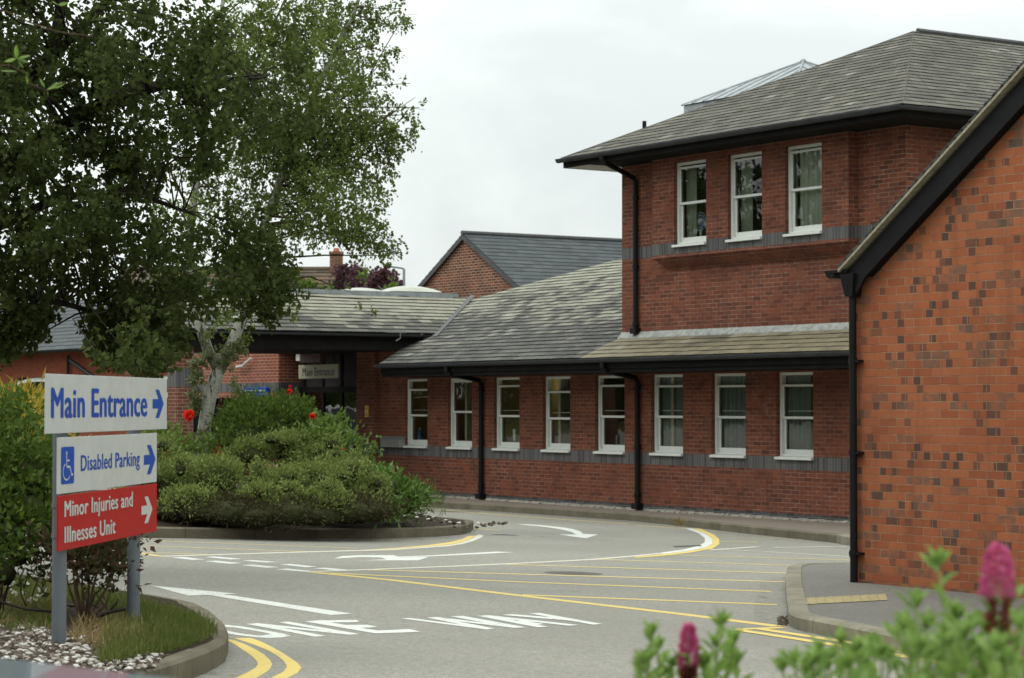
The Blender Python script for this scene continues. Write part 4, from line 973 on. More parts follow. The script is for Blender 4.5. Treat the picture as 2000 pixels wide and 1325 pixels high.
# ------------------------------------------------------------------ slate roofs
def slates(b, O, u, v, poly, gauge=.2, w=.27, lift=.016, thick=.012, jit=.004):
    """poly in plane coords (u along eave, v up slope), convex"""
    O, u, v = np.array(O, float), np.array(u, float), np.array(v, float); nrm = np.cross(u, v)
    if nrm[2] < 0: nrm = -nrm
    poly = [np.array(p, float) for p in poly]
    ar = sum(poly[i][0]*poly[(i+1) % len(poly)][1] - poly[(i+1) % len(poly)][0]*poly[i][1] for i in range(len(poly)))
    if ar < 0: poly = poly[::-1]
    def clip(pts):
        for i in range(len(poly)):
            a, c = poly[i], poly[(i+1) % len(poly)]; e = c-a; out = []
            for k in range(len(pts)):
                p, q = pts[k], pts[(k+1) % len(pts)]
                dp = e[0]*(p[1]-a[1]) - e[1]*(p[0]-a[0]); dq = e[0]*(q[1]-a[1]) - e[1]*(q[0]-a[0])
                if dp >= 0: out.append(p)
                if (dp >= 0) != (dq >= 0): out.append(p + (q-p)*(dp/(dp-dq)))
            pts = out
            if len(pts) < 3: return []
        return pts
    us = [p[0] for p in poly]; vs = [p[1] for p in poly]
    j = 0; v0 = min(vs)
    while v0 < max(vs):
        x = min(us) - w*(.5 if j % 2 else 1) + (random.random()-.5)*.02
        while x < max(us):
            dv = (random.random()-.5)*2*jit
            pts = clip([np.array(q) for q in ((x+.002, v0+dv), (x+w-.002, v0+dv), (x+w-.002, v0+gauge+.012), (x+.002, v0+gauge+.012))])
            if pts:
                t = random.random(); k0 = lift + (random.random()-.5)*.006
                hgt = lambda p: k0 * (1 - (p[1]-v0)/(gauge+.02)) + .002
                P3 = [O + u*p[0] + v*p[1] + nrm*hgt(p) for p in pts]; b.poly(P3, t)
                for k in range(len(pts)):
                    p, q = pts[k], pts[(k+1) % len(pts)]
                    if abs(p[1]-v0-dv) < 1e-4 and abs(q[1]-v0-dv) < 1e-4:
                        a0, a1 = P3[k], P3[(k+1) % len(P3)]; b.poly([a1, a0, a0-nrm*thick, a1-nrm*thick], -1.0)
            x += w
        v0 += gauge; j += 1
    b.poly([O + u*p[0] + v*p[1] - nrm*.004 for p in poly], .1)

def gutter(b, x0, x1, y, z, r=.06):
    n = 7
    prof = [(y + r*math.cos(a), z + r*math.sin(a)) for a in np.linspace(math.pi, 2*math.pi, n)]
    for i in range(n-1):
        (ya, za), (yb, zb) = prof[i], prof[i+1]; b.poly([(x0, ya, za), (x1, ya, za), (x1, yb, zb), (x0, yb, zb)])
    b.box(x0, x1, y-r-.008, y-r+.004, z-.006, z+.012)
    for xe in (x0, x1): b.poly([(xe, *p) for p in prof])
    x = x0 + .45
    while x < x1 - .1:
        q = [(y + (r+.006)*math.cos(a), z + (r+.006)*math.sin(a)) for a in np.linspace(math.pi, 2*math.pi, n)]
        for i in range(n-1): b.poly([(x, *q[i]), (x+.035, *q[i]), (x+.035, *q[i+1]), (x, *q[i+1])])
        x += .93

# ------------------------------------------------------------------ hospital building
S0 = 25.4
hosp = thing('hospital_building', 'long red brown brick hospital wing with slate roofs and an upper storey tower', 'building', (-35, 27, 0))
def wall_y(b, x0, x1, z0, z1, y, holes, rev=.14):
    xs_ = sorted({x0, x1, *[h[0] for h in holes], *[h[1] for h in holes]}); zs_ = sorted({z0, z1, *[h[2] for h in holes], *[h[3] for h in holes]})
    for i in range(len(xs_)-1):
        for j in range(len(zs_)-1):
            cx_, cz_ = (xs_[i]+xs_[i+1])/2, (zs_[j]+zs_[j+1])/2
            if any(h[0] < cx_ < h[1] and h[2] < cz_ < h[3] for h in holes): continue
            b.poly([(xs_[i], y, zs_[j]), (xs_[i+1], y, zs_[j]), (xs_[i+1], y, zs_[j+1]), (xs_[i], y, zs_[j+1])])
    for a, c, d, e in holes:
        y2 = y + rev
        b.poly([(a, y, d), (a, y, e), (a, y2, e), (a, y2, d)]); b.poly([(c, y, d), (c, y2, d), (c, y2, e), (c, y, e)])
        b.poly([(a, y, e), (c, y, e), (c, y2, e), (a, y2, e)]); b.poly([(a, y, d), (a, y2, d), (c, y2, d), (c, y, d)])
WR = [-29.22 - 1.808*k for k in range(8)][::-1]          # right jambs, first window nearest the entrance
holesL = [(r-.965, r, 1.075, 2.555) for r in WR]
b = MB()
wall_y(b, -44.8, -16.5, -.4, 3.25, S0, holesL)
b.build('lower_wall', M['brick'], hosp)
b = MB(); b.box(-16.5, -16.2, S0, 40, -.4, 3.2); b.build('side_wall', M['brick'], hosp)
b = MB(); b.box(-44.8, -44.0, S0-.11, S0, -.4, 3.3); b.build('wall_pier', M['brick'], hosp)

def window(x0, x1, z0, z1, y, meet, gap, curtain=None, cur=None, rail=True):
    """sash window set back from wall face y"""
    yf = y + .075; fw = .055
    b = MB()
    b.box(x0, x0+fw, yf, yf+.10, z0+.03, z1); b.box(x1-fw, x1, yf, yf+.10, z0+.03, z1); b.box(x0+fw, x1-fw, yf, yf+.10, z1-.05, z1); b.box(x0+fw, x1-fw, yf, yf+.10, z0+.03, z0+.06)
    win = b.build('window', M['white_frame'], hosp, bevel=.004)
    a0, a1 = x0+fw, x1-fw
    b = MB()   # upper sash (outer track), slid down by gap
    b.box(a0, a0+.035, yf+.018, yf+.05, meet, z1-.05-gap); b.box(a1-.035, a1, yf+.018, yf+.05, meet, z1-.05-gap)
    b.box(a0+.035, a1-.035, yf+.018, yf+.05, z1-.09-gap, z1-.05-gap); b.box(a0+.035, a1-.035, yf+.016, yf+.052, meet-.005, meet+.04)
    b.build('upper_sash', M['white_frame'], win, bevel=.003)
    b = MB()   # lower sash (inner track)
    b.box(a0, a0+.045, yf+.055, yf+.088, z0+.06, meet-.006); b.box(a1-.045, a1, yf+.055, yf+.088, z0+.06, meet-.006); b.box(a0+.045, a1-.045, yf+.055, yf+.088, z0+.06, z0+.145)
    if rail: b.box(a0+.045, a1-.045, yf+.09, yf+.10, meet+.125, meet+.14)
    b.build('lower_sash', M['white_frame'], win, bevel=.003)
    b = MB(); b.poly([(a0+.03, yf+.036, meet+.03), (a1-.03, yf+.036, meet+.03), (a1-.03, yf+.036, z1-.08-gap), (a0+.03, yf+.036, z1-.08-gap)])
    b.poly([(a0+.04, yf+.07, z0+.14), (a1-.04, yf+.07, z0+.14), (a1-.04, yf+.07, meet), (a0+.04, yf+.07, meet)])
    b.build('pane', M['glass'], win)
    b = MB(); b.hexa([(x0-.004, y-.055, z0-.03), (x1+.004, y-.055, z0-.03), (x1+.004, yf+.02, z0-.03), (x0-.004, yf+.02, z0-.03), (x0-.004, y-.055, z0+.012), (x1+.004, y-.055, z0+.012), (x1+.004, yf+.02, z0+.03), (x0-.004, yf+.02, z0+.03)])
    b.build('sill', M['white_frame'], win, bevel=.004)
    if curtain:
        b = MB()
        for f0, f1, yy in curtain:
            n = 26; c0, c1 = x0+(x1-x0)*f0, x0+(x1-x0)*f1; pr = []
            for i in range(n+1):
                xx = c0+(c1-c0)*i/n; pr.append((xx, yf+yy+.022*math.sin(i*1.55+f0*9)+.012*math.sin(i*.7)))
            for i in range(n):
                b.poly([(*pr[i], z0-.1), (*pr[i+1], z0-.1), (*pr[i+1], z1+.05), (*pr[i], z1+.05)])
        b.build('curtain', M[cur], win, smooth=True)
    return win
gaps = [.17, .0, .11, .24, .13, .15, .16, .16]; meets = [1.74, 1.82, 1.74, 1.70, 1.745, 1.75, 1.75, 1.75]
curt = [None, None, None, None, None, [(-.12, .72, .14)], [(-.05, .78, .14)], [(-.08, .66, .14)]]
for k, (x0, x1, z0, z1_) in enumerate(holesL):
    window(x0, x1, z0, z1_, S0, meets[k], gaps[k], curt[k], 'curtain_blue', rail=k != 1)
# rooms behind the lower windows
b = MB()
b.box(-44.6, -27.5, 28.6, 28.7, -.1, 2.9); b.box(-44.6, -16.8, 25.75, 28.6, -.15, -.05); b.box(-44.6, -16.8, 25.6, 28.6, 2.85, 2.9)
for x in (-44.6, -40.6, -37.1, -33.4, -27.6): b.box(x, x+.08, 25.56, 28.6, -.05, 2.85)
b.box(-44.5, -27.6, 25.56, 25.62, -.05, 1.0)
b.build('rooms', M['interior'], hosp)
b = MB(); p = on_y(1112, 747, 28.0)
for x in (-43.2, -38.9, -31.8, -29.6): b.box(x-.35, x+.35, 27.0, 27.18, 2.80, 2.845)
if True: pass
p = on_y(1112, 747, 28.0); b.box(p[0]-.12, p[0]+.12, 27.95, 28.2, p[2]-.06, p[2]+.06); b.build('ceiling_lamp', M['lit'], hosp)
# things standing inside on the sills
p = on_y(825, 846, 25.78); root = thing('blue_bottle', 'blue plastic bottle standing inside the window nearest the entrance', 'bottle', (p[0], 25.72, 1.1))
b = MB(); b.tube([(p[0], 25.72, 1.08), (p[0], 25.72, 1.11), (p[0], 25.72, 1.38), (p[0], 25.72, 1.44)], [.05, .058, .058, .03], 14); b.build('body', M['blue_plastic'], root, smooth=True)
b = MB(); b.tube([(p[0], 25.72, 1.44), (p[0], 25.72, 1.48)], .024, 10); b.build('cap', M['fan_white'], root)
for px, py, w_, h_, lab in ((1004,850,.085,.24,'white paper sheet propped inside the third window from the entrance'),):
    p = on_y(px, py, 25.66); b = MB(); b.box(p[0]-w_/2, p[0]+w_/2, 25.66, 25.664, p[2]-h_/2, p[2]+h_/2); tag(b.build('paper_sheet', M['paper']), lab, 'paper')

# tower
TX0, TX1 = -34.72, -26.93
BYF = 25.2
bay0 = on_y(1274, 600, BYF)[0]; bay1 = on_y(1657, 400, BYF)[0]
b = MB()
b.poly([(TX0, S0, 2.9), (bay0, S0, 2.9), (bay0, S0, 6.6), (TX0, S0, 6.6)]); b.poly([(bay0, S0, 2.9), (bay1, S0, 2.9), (bay1, S0, 4.9), (bay0, S0, 4.9)]); b.poly([(bay1, S0, 2.9), (TX1, S0, 2.9), (TX1, S0, 6.6), (bay1, S0, 6.6)])
b.poly([(TX1, S0, 2.9), (TX1, 44, 2.9), (TX1, 44, 6.6), (TX1, S0, 6.6)]); b.poly([(TX0, S0, 2.9), (TX0, S0, 6.6), (TX0, 44, 6.6), (TX0, 44, 2.9)])
b.build('tower_wall', M['brick'], hosp)
UW = []
for l, r, tp_, bt in ((1325,1379,318,473), (1430,1488,301,465), (1543,1605,285,454)):
    xr = on_y(r, (tp_+bt)/2, BYF)[0]; UW.append((xr-.95, xr, 4.905, 6.43))
b = MB(); wall_y(b, bay0, bay1, 4.70, 6.6, BYF, UW)
b.poly([(bay1, BYF, 4.70), (bay1, S0, 4.70), (bay1, S0, 6.6), (bay1, BYF, 6.6)]); b.poly([(bay0, BYF, 4.70), (bay0, BYF, 6.6), (bay0, S0, 6.6), (bay0, S0, 4.70)])
for k in range(4):        # corbel courses
    dz_ = .062; zt = 4.70 - k*dz_; ins = .05*k+.014
    i2 = ins+.046; xl, xr2 = bay0+.075*k+.02, bay1-.012*k; b.hexa([(xl+.07, BYF+i2, zt-dz_), (xr2-.012, BYF+i2, zt-dz_), (xr2-.012, S0-.001, zt-dz_), (xl+.07, S0-.001, zt-dz_), (xl, BYF+ins-.012, zt-.004), (xr2, BYF+ins-.012, zt-.004), (xr2, S0-.001, zt-.004), (xl, S0-.001, zt-.004)])
b.build('window_bay', M['brick'], hosp)
CU = [[(-.3, -.02, .16), (.03, .36, .19)], [(-.3, .0, .16), (.05, .40, .19)], [(-.3, .06, .17), (.12, 1.0, .15)]]
for (x0, x1, z0, z1_), c_ in zip(UW, CU): window(x0, x1, z0, z1_, BYF, 5.66, .03, c_, 'curtain', rail=False)
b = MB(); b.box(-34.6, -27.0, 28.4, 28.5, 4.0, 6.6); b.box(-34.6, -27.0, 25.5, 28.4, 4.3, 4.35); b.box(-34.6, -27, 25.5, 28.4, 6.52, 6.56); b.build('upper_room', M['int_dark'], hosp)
# fan in the first upper window
p = on_y(1367, 433, 25.50); root = thing('desk_fan', 'white desk fan standing inside the first upstairs window', 'fan', (p[0], 25.50, 4.95))
yy = 25.50; c = (p[0]+.01, yy, p[2])
b = MB()
for rr in (.17, .12, .07): b.tube([(c[0]+rr*math.cos(a), yy, c[2]+rr*math.sin(a)) for a in np.linspace(0, 2*math.pi, 25)], .005, 5, False)
for a in np.linspace(0, 2*math.pi, 17)[:-1]: b.tube([(c[0]+.03*math.cos(a), yy, c[2]+.03*math.sin(a)), (c[0]+.17*math.cos(a), yy, c[2]+.17*math.sin(a))], .002, 4, False)
b.build('guard', M['fan_white'], root)
b = MB(); b.ball((c[0], yy, c[2]), .05, 12, 8, (1, .8, 1)); b.build('motor', M['fan_white'], root, smooth=True)
b = MB(); b.tube([(c[0], yy+.03, c[2]-.04), (c[0]-.01, yy+.03, c[2]-.2), (c[0]-.02, yy+.03, 4.97)], [.018, .024, .04], 8); b.tube([(c[0]-.02, yy+.03, 4.94), (c[0]-.02, yy+.03, 4.97)], .09, 14); b.build('stand', M['fan_white'], root, smooth=True)
b = MB()
for q in range(4):
    a = q*math.pi/2+.3; b.poly([(c[0]+.03*math.cos(a), yy-.01, c[2]+.03*math.sin(a)), (c[0]+.14*math.cos(a-.3), yy, c[2]+.14*math.sin(a-.3)), (c[0]+.15*math.cos(a+.3), yy+.015, c[2]+.15*math.sin(a+.3))])
b.build('blades', M['blue_plastic'], root)

# tower roof
EY, EZ, HW, PT = 24.55, 6.72, 4.73, math.tan(R(25.2))
ex0, ex1 = -35.54, -26.08; exm = (ex0+ex1)/2; ay = EY+HW; az = EZ+HW*PT
sl_ = math.sqrt(1+PT*PT)
b = MB()
slates(b, (ex0, EY, EZ), (1, 0, 0), (0, 1/sl_, PT/sl_), [(0, 0), (2*HW, 0), (HW, HW*sl_)], .215, .27, .013, .020, .006)
slates(b, (ex1, EY, EZ), (0, 1, 0), (-1/sl_, 0, PT/sl_), [(0, 0), (20, 0), (20, HW*sl_), (HW, HW*sl_)], .215, .27, .013, .020, .006)
b.poly([(ex0, EY, EZ), (exm, ay, az), (exm, EY+20, az), (ex0, EY+20, EZ)], .4)
b.build('tower_roof', M['slate_tower'], hosp)
b = MB()
for a, c in (((ex0, EY, EZ+.01), (exm, ay, az+.01)), ((ex1, EY, EZ+.01), (exm, ay, az+.01))): b.tube([a, c], .009, 5)
b.build('hip_capping', M['slate_tower'], hosp)
b = MB(); b.tube([(exm, ay+.1, az+.03), (exm, EY+20, az+.03)], .05, 8); b.build('ridge_capping', M['lead_dark'], hosp)
b = MB(); b.box(ex0+.05, ex1-.05, EY+.02, EY+.05, EZ-.19, EZ-.01); b.box(ex1-.08, ex1-.05, EY+.05, EY+20, EZ-.19, EZ-.01); b.box(ex0+.05, ex0+.08, EY+.05, EY+20, EZ-.19, EZ-.01)
b.build('tower_fascia', M['fascia'], hosp)
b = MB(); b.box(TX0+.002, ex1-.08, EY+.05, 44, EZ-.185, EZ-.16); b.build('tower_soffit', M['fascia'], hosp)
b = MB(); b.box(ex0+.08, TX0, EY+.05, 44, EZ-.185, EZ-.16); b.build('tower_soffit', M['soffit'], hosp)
b = MB(); gutter(b, ex0-.02, ex1+.07, EY-.055, EZ-.03, .065)
# side gutter
for i in range(6):
    a0, a1 = math.pi*i/6, math.pi*(i+1)/6
    b.poly([(ex1+.06-.065*math.cos(a0), EY-.1, EZ-.03-.065*math.sin(a0)), (ex1+.06-.065*math.cos(a0), EY+20, EZ-.03-.065*math.sin(a0)), (ex1+.06-.065*math.cos(a1), EY+20, EZ-.03-.065*math.sin(a1)), (ex1+.06-.065*math.cos(a1), EY-.1, EZ-.03-.065*math.sin(a1))])
b.build('tower_gutter', M['gutter'], hosp, smooth=False)
p = on_y(1258.5, 243, 25.75); b = MB(); b.tube([(p[0], 25.75, EZ+.2), (p[0], 25.75, on_y(1258, 237, 25.75)[2])], .04, 10); b.build('vent_pipe', M['black'], hosp)
# lantern roof behind
py_ = 40.0; p = on_y(1569, 121, py_); px_, tz = p[0], p[2]; q = 2.35; zb = tz-q*math.tan(R(25))
b = MB()
cs_ = [(px_-q, py_-q, zb), (px_+q, py_-q, zb), (px_+q, py_+q, zb), (px_-q, py_+q, zb)]
for i in range(4): b.poly([cs_[i], cs_[(i+1) % 4], (px_, py_, tz)])
for i in range(4): b.tube([cs_[i], (px_, py_, tz+.02)], .03, 6)
for i in range(4):
    A, C = np.array(cs_[i]), np.array(cs_[(i+1) % 4])
    for k in range(1, 10):
        m_ = A + (C-A)*k/10; f_ = 1 - abs(k/10-.5)*2; b.tube([m_+[0, 0, .015], m_ + (np.array([px_, py_, tz]) - (A+C)/2)*f_ + [0, 0, .015]], .013, 4)
b.ball((px_, py_, tz), .09, 8, 5)
b.box(px_-q+.05, px_+q-.05, py_-q+.05, py_+q-.05, 6.6, zb-.02)
b.build('roof_lantern', M['lead'], hosp); print('lantern', px_, tz, q)

# main and lean-to roof
P23 = math.tan(R(23)); c23 = math.sqrt(1+P23**2); SE, ZE = 24.40, 2.86
b = MB()
org = (-45, SE, ZE); V23 = (0, 1/c23, P23/c23)
slates(b, org, (1, 0, 0), V23, [(45-42.25, 0), (45-34.73, 0), (45-34.73, 8.6*c23), (45-37.2, 8.4*c23), (45-41.2, 5.78*c23), (45-44.25, 3.72*c23)], .205, .29, .018, .024, .008)
b.poly([(-37.2, SE+8.4, ZE+8.4*P23), (-34.73, SE+8.6, ZE+8.6*P23), (-34.73, SE+16, ZE), (-45, SE+14, ZE)], .3); b.poly([(-37.2, SE+8.4, ZE+8.4*P23), (-45, SE+14, ZE), (-49, SE+3.7, ZE), (-44.25, SE+3.72, ZE+3.72*P23)], .3)
b.build('main_roof', M['slate_main'], hosp)
b = MB(); slates(b, org, (1, 0, 0), V23, [(45-34.73, 0), (45-16, 0), (45-16, 1.0*c23), (45-34.73, 1.0*c23)], .2, .27, .014, .022, .008)
b.build('lean_to_roof', M['slate_strip'], hosp)
b = MB()
zf = ZE + 1.0*P23
b.hexa([(TX0, S0-.11, zf-.040), (-16.2, S0-.11, zf-.040), (-16.2, S0-.002, zf+.0), (TX0, S0-.002, zf+.0), (TX0, S0-.105, zf-.022), (-16.2, S0-.105, zf-.022), (-16.2, S0-.012, zf+.085), (TX0, S0-.012, zf+.085)])
b.build('flashing', M['flash'], hosp)
b = MB(); gutter(b, -42.3, -16, SE-.05, ZE-.025, .062); b.build('gutter', M['gutter'], hosp)
b = MB(); b.box(-42.2, -16, SE+.02, SE+.05, ZE-.20, ZE-.012); b.build('fascia', M['fascia'], hosp)
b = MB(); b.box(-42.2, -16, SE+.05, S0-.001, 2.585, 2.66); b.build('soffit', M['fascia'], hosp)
b = MB(); x = -43.9
while x < -17:
    l_ = random.uniform(.05, .16); h_ = .018 + .045*random.random(); d_ = random.uniform(.04, .10)
    if random.random() < .86: b.hexa([(x, S0-d_, -.05), (x+l_, S0-d_, -.05), (x+l_, S0-.001, -.05), (x, S0-.001, -.05), (x, S0-d_*.7, .012), (x+l_, S0-d_*.6, .012), (x+l_, S0-.001, h_), (x, S0-.001, h_*random.uniform(.6, 1.1))], random.random())
    x += l_
tag(b.build('mortar_fillet', M['fillet'], hosp), kind='stuff')
# lead valley between the canopy roof and the main roof
def mainp(px, py, dz=.03):
    r, _ = ray(px, py); k = (ZE - P23*SE + dz - H)/(r[2]-P23*r[1]); return r*k + O3
b = MB(); b.poly([mainp(845,657), mainp(853,657), mainp(928,577), mainp(918,577)]); b.build('valley_lead', M['lead_dark'], hosp)
# downpipes
def pipe(name, pts, r, parent, brackets=()):
    b = MB(); b.tube(pts, r, 10)
    for z in brackets:
        q = pts[-1]; b.tube([(q[0], q[1], z-.03), (q[0], q[1], z+.03)], r*1.35, 10)
    b.box(pts[-1][0]-r*1.8, pts[-1][0]+r*1.8, pts[-1][1]-r*1.6, pts[-1][1]+r*1.6, pts[-1][2]-.03, pts[-1][2]+.08)
    return b.build(name, M['black'], parent, smooth=False)
for gx, wx in ((872, 939), (1177, 1244.5)):
    g = on_y(gx, 712, SE-.05); q = on_y(wx, 850, S0-.07)
    pipe('downpipe', [(g[0], SE-.05, ZE-.06), (g[0], SE-.05, ZE-.18), (g[0]+.02, SE-.02, ZE-.24), (q[0]-.02, S0-.09, 2.50), (q[0], S0-.07, 2.42), (q[0], S0-.07, .06)], .05, hosp, (2.3, 1.2, .3))
g = on_y(1176, 315, EY-.05); q = on_y(1241, 500, S0-.06)
pipe('downpipe', [(g[0], EY-.05, EZ-.06), (g[0], EY-.05, EZ-.14), (g[0]+.02, EY-.02, EZ-.2), (q[0]-.02, S0-.08, 6.28), (q[0], S0-.06, 6.2), (q[0], S0-.06, 3.36)], .048, hosp, (5.9, 4.6, 3.5))

# ------------------------------------------------------------------ entrance canopy
CE, CZ = -42.6, 3.56; CR = -44.8; CZR = CZ + 2.2*P23
b = MB()
slates(b, (CE, 19.6, CZ), (0, 1, 0), (-1/c23, 0, P23/c23), [(0, 0), (8.8, 0), (8.8, 2.2*c23), (2.2, 2.2*c23)], .215, .30, .020, .028, .007)
CL = -47.3
slates(b, (CL, 19.6, CZ), (1, 0, 0), (0, 1/c23, P23/c23), [(0, 0), (CE-CL, 0), (CE-CL-2.2, 2.2*c23), (1.1, 2.2*c23)], .215, .30, .020)
b.poly([(CL, 19.6, CZ), (CL+1.1, 21.8, CZR), (CL+1.1, 28.4, CZR), (CL, 28.4, CZ)], .4)
can = b.build('canopy', M['slate_canopy'], hosp)
b = MB(); b.box(CR-.25, CR+.03, 21.6, 28.0, CZR-.02, CZR+.10); b.box(CL+1.1, CR, 21.55, 21.83, CZR-.02, CZR+.10); b.build('lead_rim', M['lead'], can)
b = MB(); b.box(CL+1.1, CR-.25, 21.83, 28.0, CZR-.06, CZR); b.build('flat_roof', M['lead_dark'], can)
b = MB(); b.box(CL+.1, CE-.10, 19.7, S0-.12, 3.18, CZ-.03); b.box(-44.8, CE-.10, S0-.12, 26.2, 3.27, CZ-.03); b.build('canopy_fascia', M['fascia'], can)
b = MB()
for i in range(6):
    a0, a1 = math.pi*i/6, math.pi*(i+1)/6
    b.poly([(CE+.04-.055*math.cos(a0), 19.55, CZ-.03-.055*math.sin(a0)), (CE+.04-.055*math.cos(a0), 25.9, CZ-.03-.055*math.sin(a0)), (CE+.04-.055*math.cos(a1), 25.9, CZ-.03-.055*math.sin(a1)), (CE+.04-.055*math.cos(a1), 19.55, CZ-.03-.055*math.sin(a1))])
b.build('canopy_gutter', M['gutter'], can)
b = MB(); b.box(-54.5, -44.8, S0+.02, 30, 3.30, 3.5); b.build('entrance_flat_roof', M['lead_dark'], can)
b = MB(); b.box(-47.2, -46.2, S0-.30, S0-.14, 2.98, 3.18); b.build('beam', M['maroon'], can)
# front piers
q = on_x(345, 800, -42.8); q2 = on_x(378, 800, -42.8)
b = MB(); b.box(-43.25, -42.8, q[1], q2[1], -.3, 3.18); b.build('canopy_pier', M['brick_pier'], can)
b = MB(); b.box(-47.25, -46.8, 20.7, 21.15, -.3, 3.18); b.build('canopy_pier', M['brick_lit_porch'], can)
# skylight domes
def skylight(px0, px1, py, xf, wx, hd_):
    a, c = on_x(px0, py, xf), on_x(px1, py, xf); y0, y1 = a[1], c[1]; z0 = CZR + .02
    b = MB(); b.box(xf-wx, xf, y0, y1, CZR-.01, z0+.12); up = b.build('skylight', M['steel'], hosp)
    b = MB(); n = 8
    for i in range(n):
        for j in range(n):
            def pt(i, j):
                u, v = i/n, j/n; return (xf+.04-(wx+.08)*u, y0-.05+(y1-y0+.1)*v, z0+.12+hd_*(math.sin(math.pi*u)*math.sin(math.pi*v))**.55)
            b.poly([pt(i, j), pt(i, j+1), pt(i+1, j+1), pt(i+1, j)])
    b.build('dome', M['dome'], up, smooth=True)
skylight(772, 866, 568, -45.2, .9, .16)
skylight(690, 752, 569, -45.6, .9, .10)
# walls under the canopy and glazed entrance
b = MB(); wx0, wx1 = on_y(374, 740, S0)[0], -48.85
b.poly([(wx0, S0, -.3), (wx1, S0, -.3), (wx1, S0, 3.3), (wx0, S0, 3.3)]); b.poly([(wx1, S0, -.3), (wx1, 26.6, -.3), (wx1, 26.6, 3.3), (wx1, S0, 3.3)])
b.build('porch_wall', M['brick_lit_porch'], hosp)
YD = 26.0
b = MB()
dx = [-48.85] + [on_y(x, 820, YD)[0] for x in (596, 632, 668, 704)] + [-44.8]
for x in dx[1:-1]: b.box(x-.05, x+.05, YD-.03, YD+.05, -.05, 3.27)
b.box(-48.85, -44.8, YD-.035, YD+.04, 2.28, 2.42); b.box(-48.85, -44.8, YD-.03, YD+.04, -.05, .12); b.box(-48.85, -44.8, YD-.032, YD+.04, .82, .92)
ent = b.build('entrance_screen', M['fascia'], hosp)
b = MB(); b.poly([(-48.85, YD, 0), (-44.8, YD, 0), (-44.8, YD, 2.3), (-48.85, YD, 2.3)]); b.build('door_glass', M['glass_dark'], ent)
b = MB(); b.box(-48.85, -44.8, YD, YD+.02, 2.42, 3.27); b.build('dark_panel', M['int_dark'], ent)
b = MB()
for px, py, wq, hq in ((652,851,.14,.20), (685,883,.20,.30), (621,827,.16,.22)):
    p = on_y(px, py, YD-.01); b.box(p[0]-wq/2, p[0]+wq/2, YD-.012, YD-.006, p[2]-hq/2, p[2]+hq/2)
b.build('notice', M['paper'], ent)
p = on_y(639, 846, YD-.01); b = MB(); b.poly([(p[0]+.09*math.cos(a), YD-.012, p[2]+.16*math.sin(a)) for a in np.linspace(0, 2*math.pi, 17)[:-1]]); b.build('door_sticker', M['teal'], ent)
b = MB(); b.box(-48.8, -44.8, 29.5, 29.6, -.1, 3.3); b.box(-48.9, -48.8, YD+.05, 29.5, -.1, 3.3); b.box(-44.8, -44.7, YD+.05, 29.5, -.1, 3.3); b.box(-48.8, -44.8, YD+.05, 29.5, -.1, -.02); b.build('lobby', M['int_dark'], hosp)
p = on_y(597, 697, 25.7); b = MB(); b.box(p[0]-.22, p[0]+.22, 25.55, 25.8, p[2]-.10, p[2]+.10); b.build('canopy_lamp', M['soffit'], hosp)
# entrance board
l_, r_ = on_y(583, 727, 25.2), on_y(660, 725, 25.2); zt, zb = on_y(620, 712.5, 25.2)[2], on_y(620, 739.5, 25.2)[2]
es = thing('entrance_sign', 'cream Main Entrance board fixed above the glazed doors under the canopy', 'sign', ((l_[0]+r_[0])/2, 25.25, zb))
b = MB(); b.box(l_[0], r_[0], 25.2, 25.24, zb, zt); pb2 = b.build('board', M['sign_cream'], es, bevel=.004)
tl_, tr_ = on_y(591, 727, 25.2)[0], on_y(653, 727, 25.2)[0]
text_on('Main Entrance', M['sign_dark'], pb2, tl_, tr_, on_y(620, 734, 25.2)[2], on_y(620, 718.5, 25.2)[2]-on_y(620, 734, 25.2)[2], 0, origin=np.array([0, 25.196, 0]), du=np.array([1., 0, 0]), dn=np.array([0, -1., 0]), fat=.02)
b = MB()
for x in (l_[0]+.25, r_[0]-.25): b.box(x-.012, x+.012, 25.215, 25.235, zt, 3.18)
b.build('hanger', M['black'], es)
# blue directory board
l_, r_ = on_y(476, 780, 25.3), on_y(520, 780, 25.3); zt, zb = on_y(500, 757, 25.3)[2], on_y(500, 822, 25.3)[2]
ds = thing('directory_board', 'blue visitor information board on the porch brick wall behind the bush', 'sign', ((l_[0]+r_[0])/2, 25.38, zb))
b = MB(); b.box(l_[0], r_[0], 25.3, 25.38, zb, zt); bo = b.build('board', M['sign_blue'], ds, bevel=.01)
b = MB(); w_ = r_[0]-l_[0]
for k in range(4):
    z = zt - .08 - k*.30; b.box(l_[0]+.08, r_[0]-.08, 25.296, 25.299, z-.012, z+.012); b.box(l_[0]+.10, l_[0]+w_*.45, 25.296, 25.299, z-.12, z-.08); b.box(l_[0]+.10, l_[0]+w_*.38, 25.296, 25.299, z-.19, z-.15)
    b.poly([(r_[0]-.22+.06*math.cos(a), 25.297, z-.14+.06*math.sin(a)) for a in np.linspace(0, 2*math.pi, 13)[:-1]])
b.build('text_rows', M['sign_white'], bo)
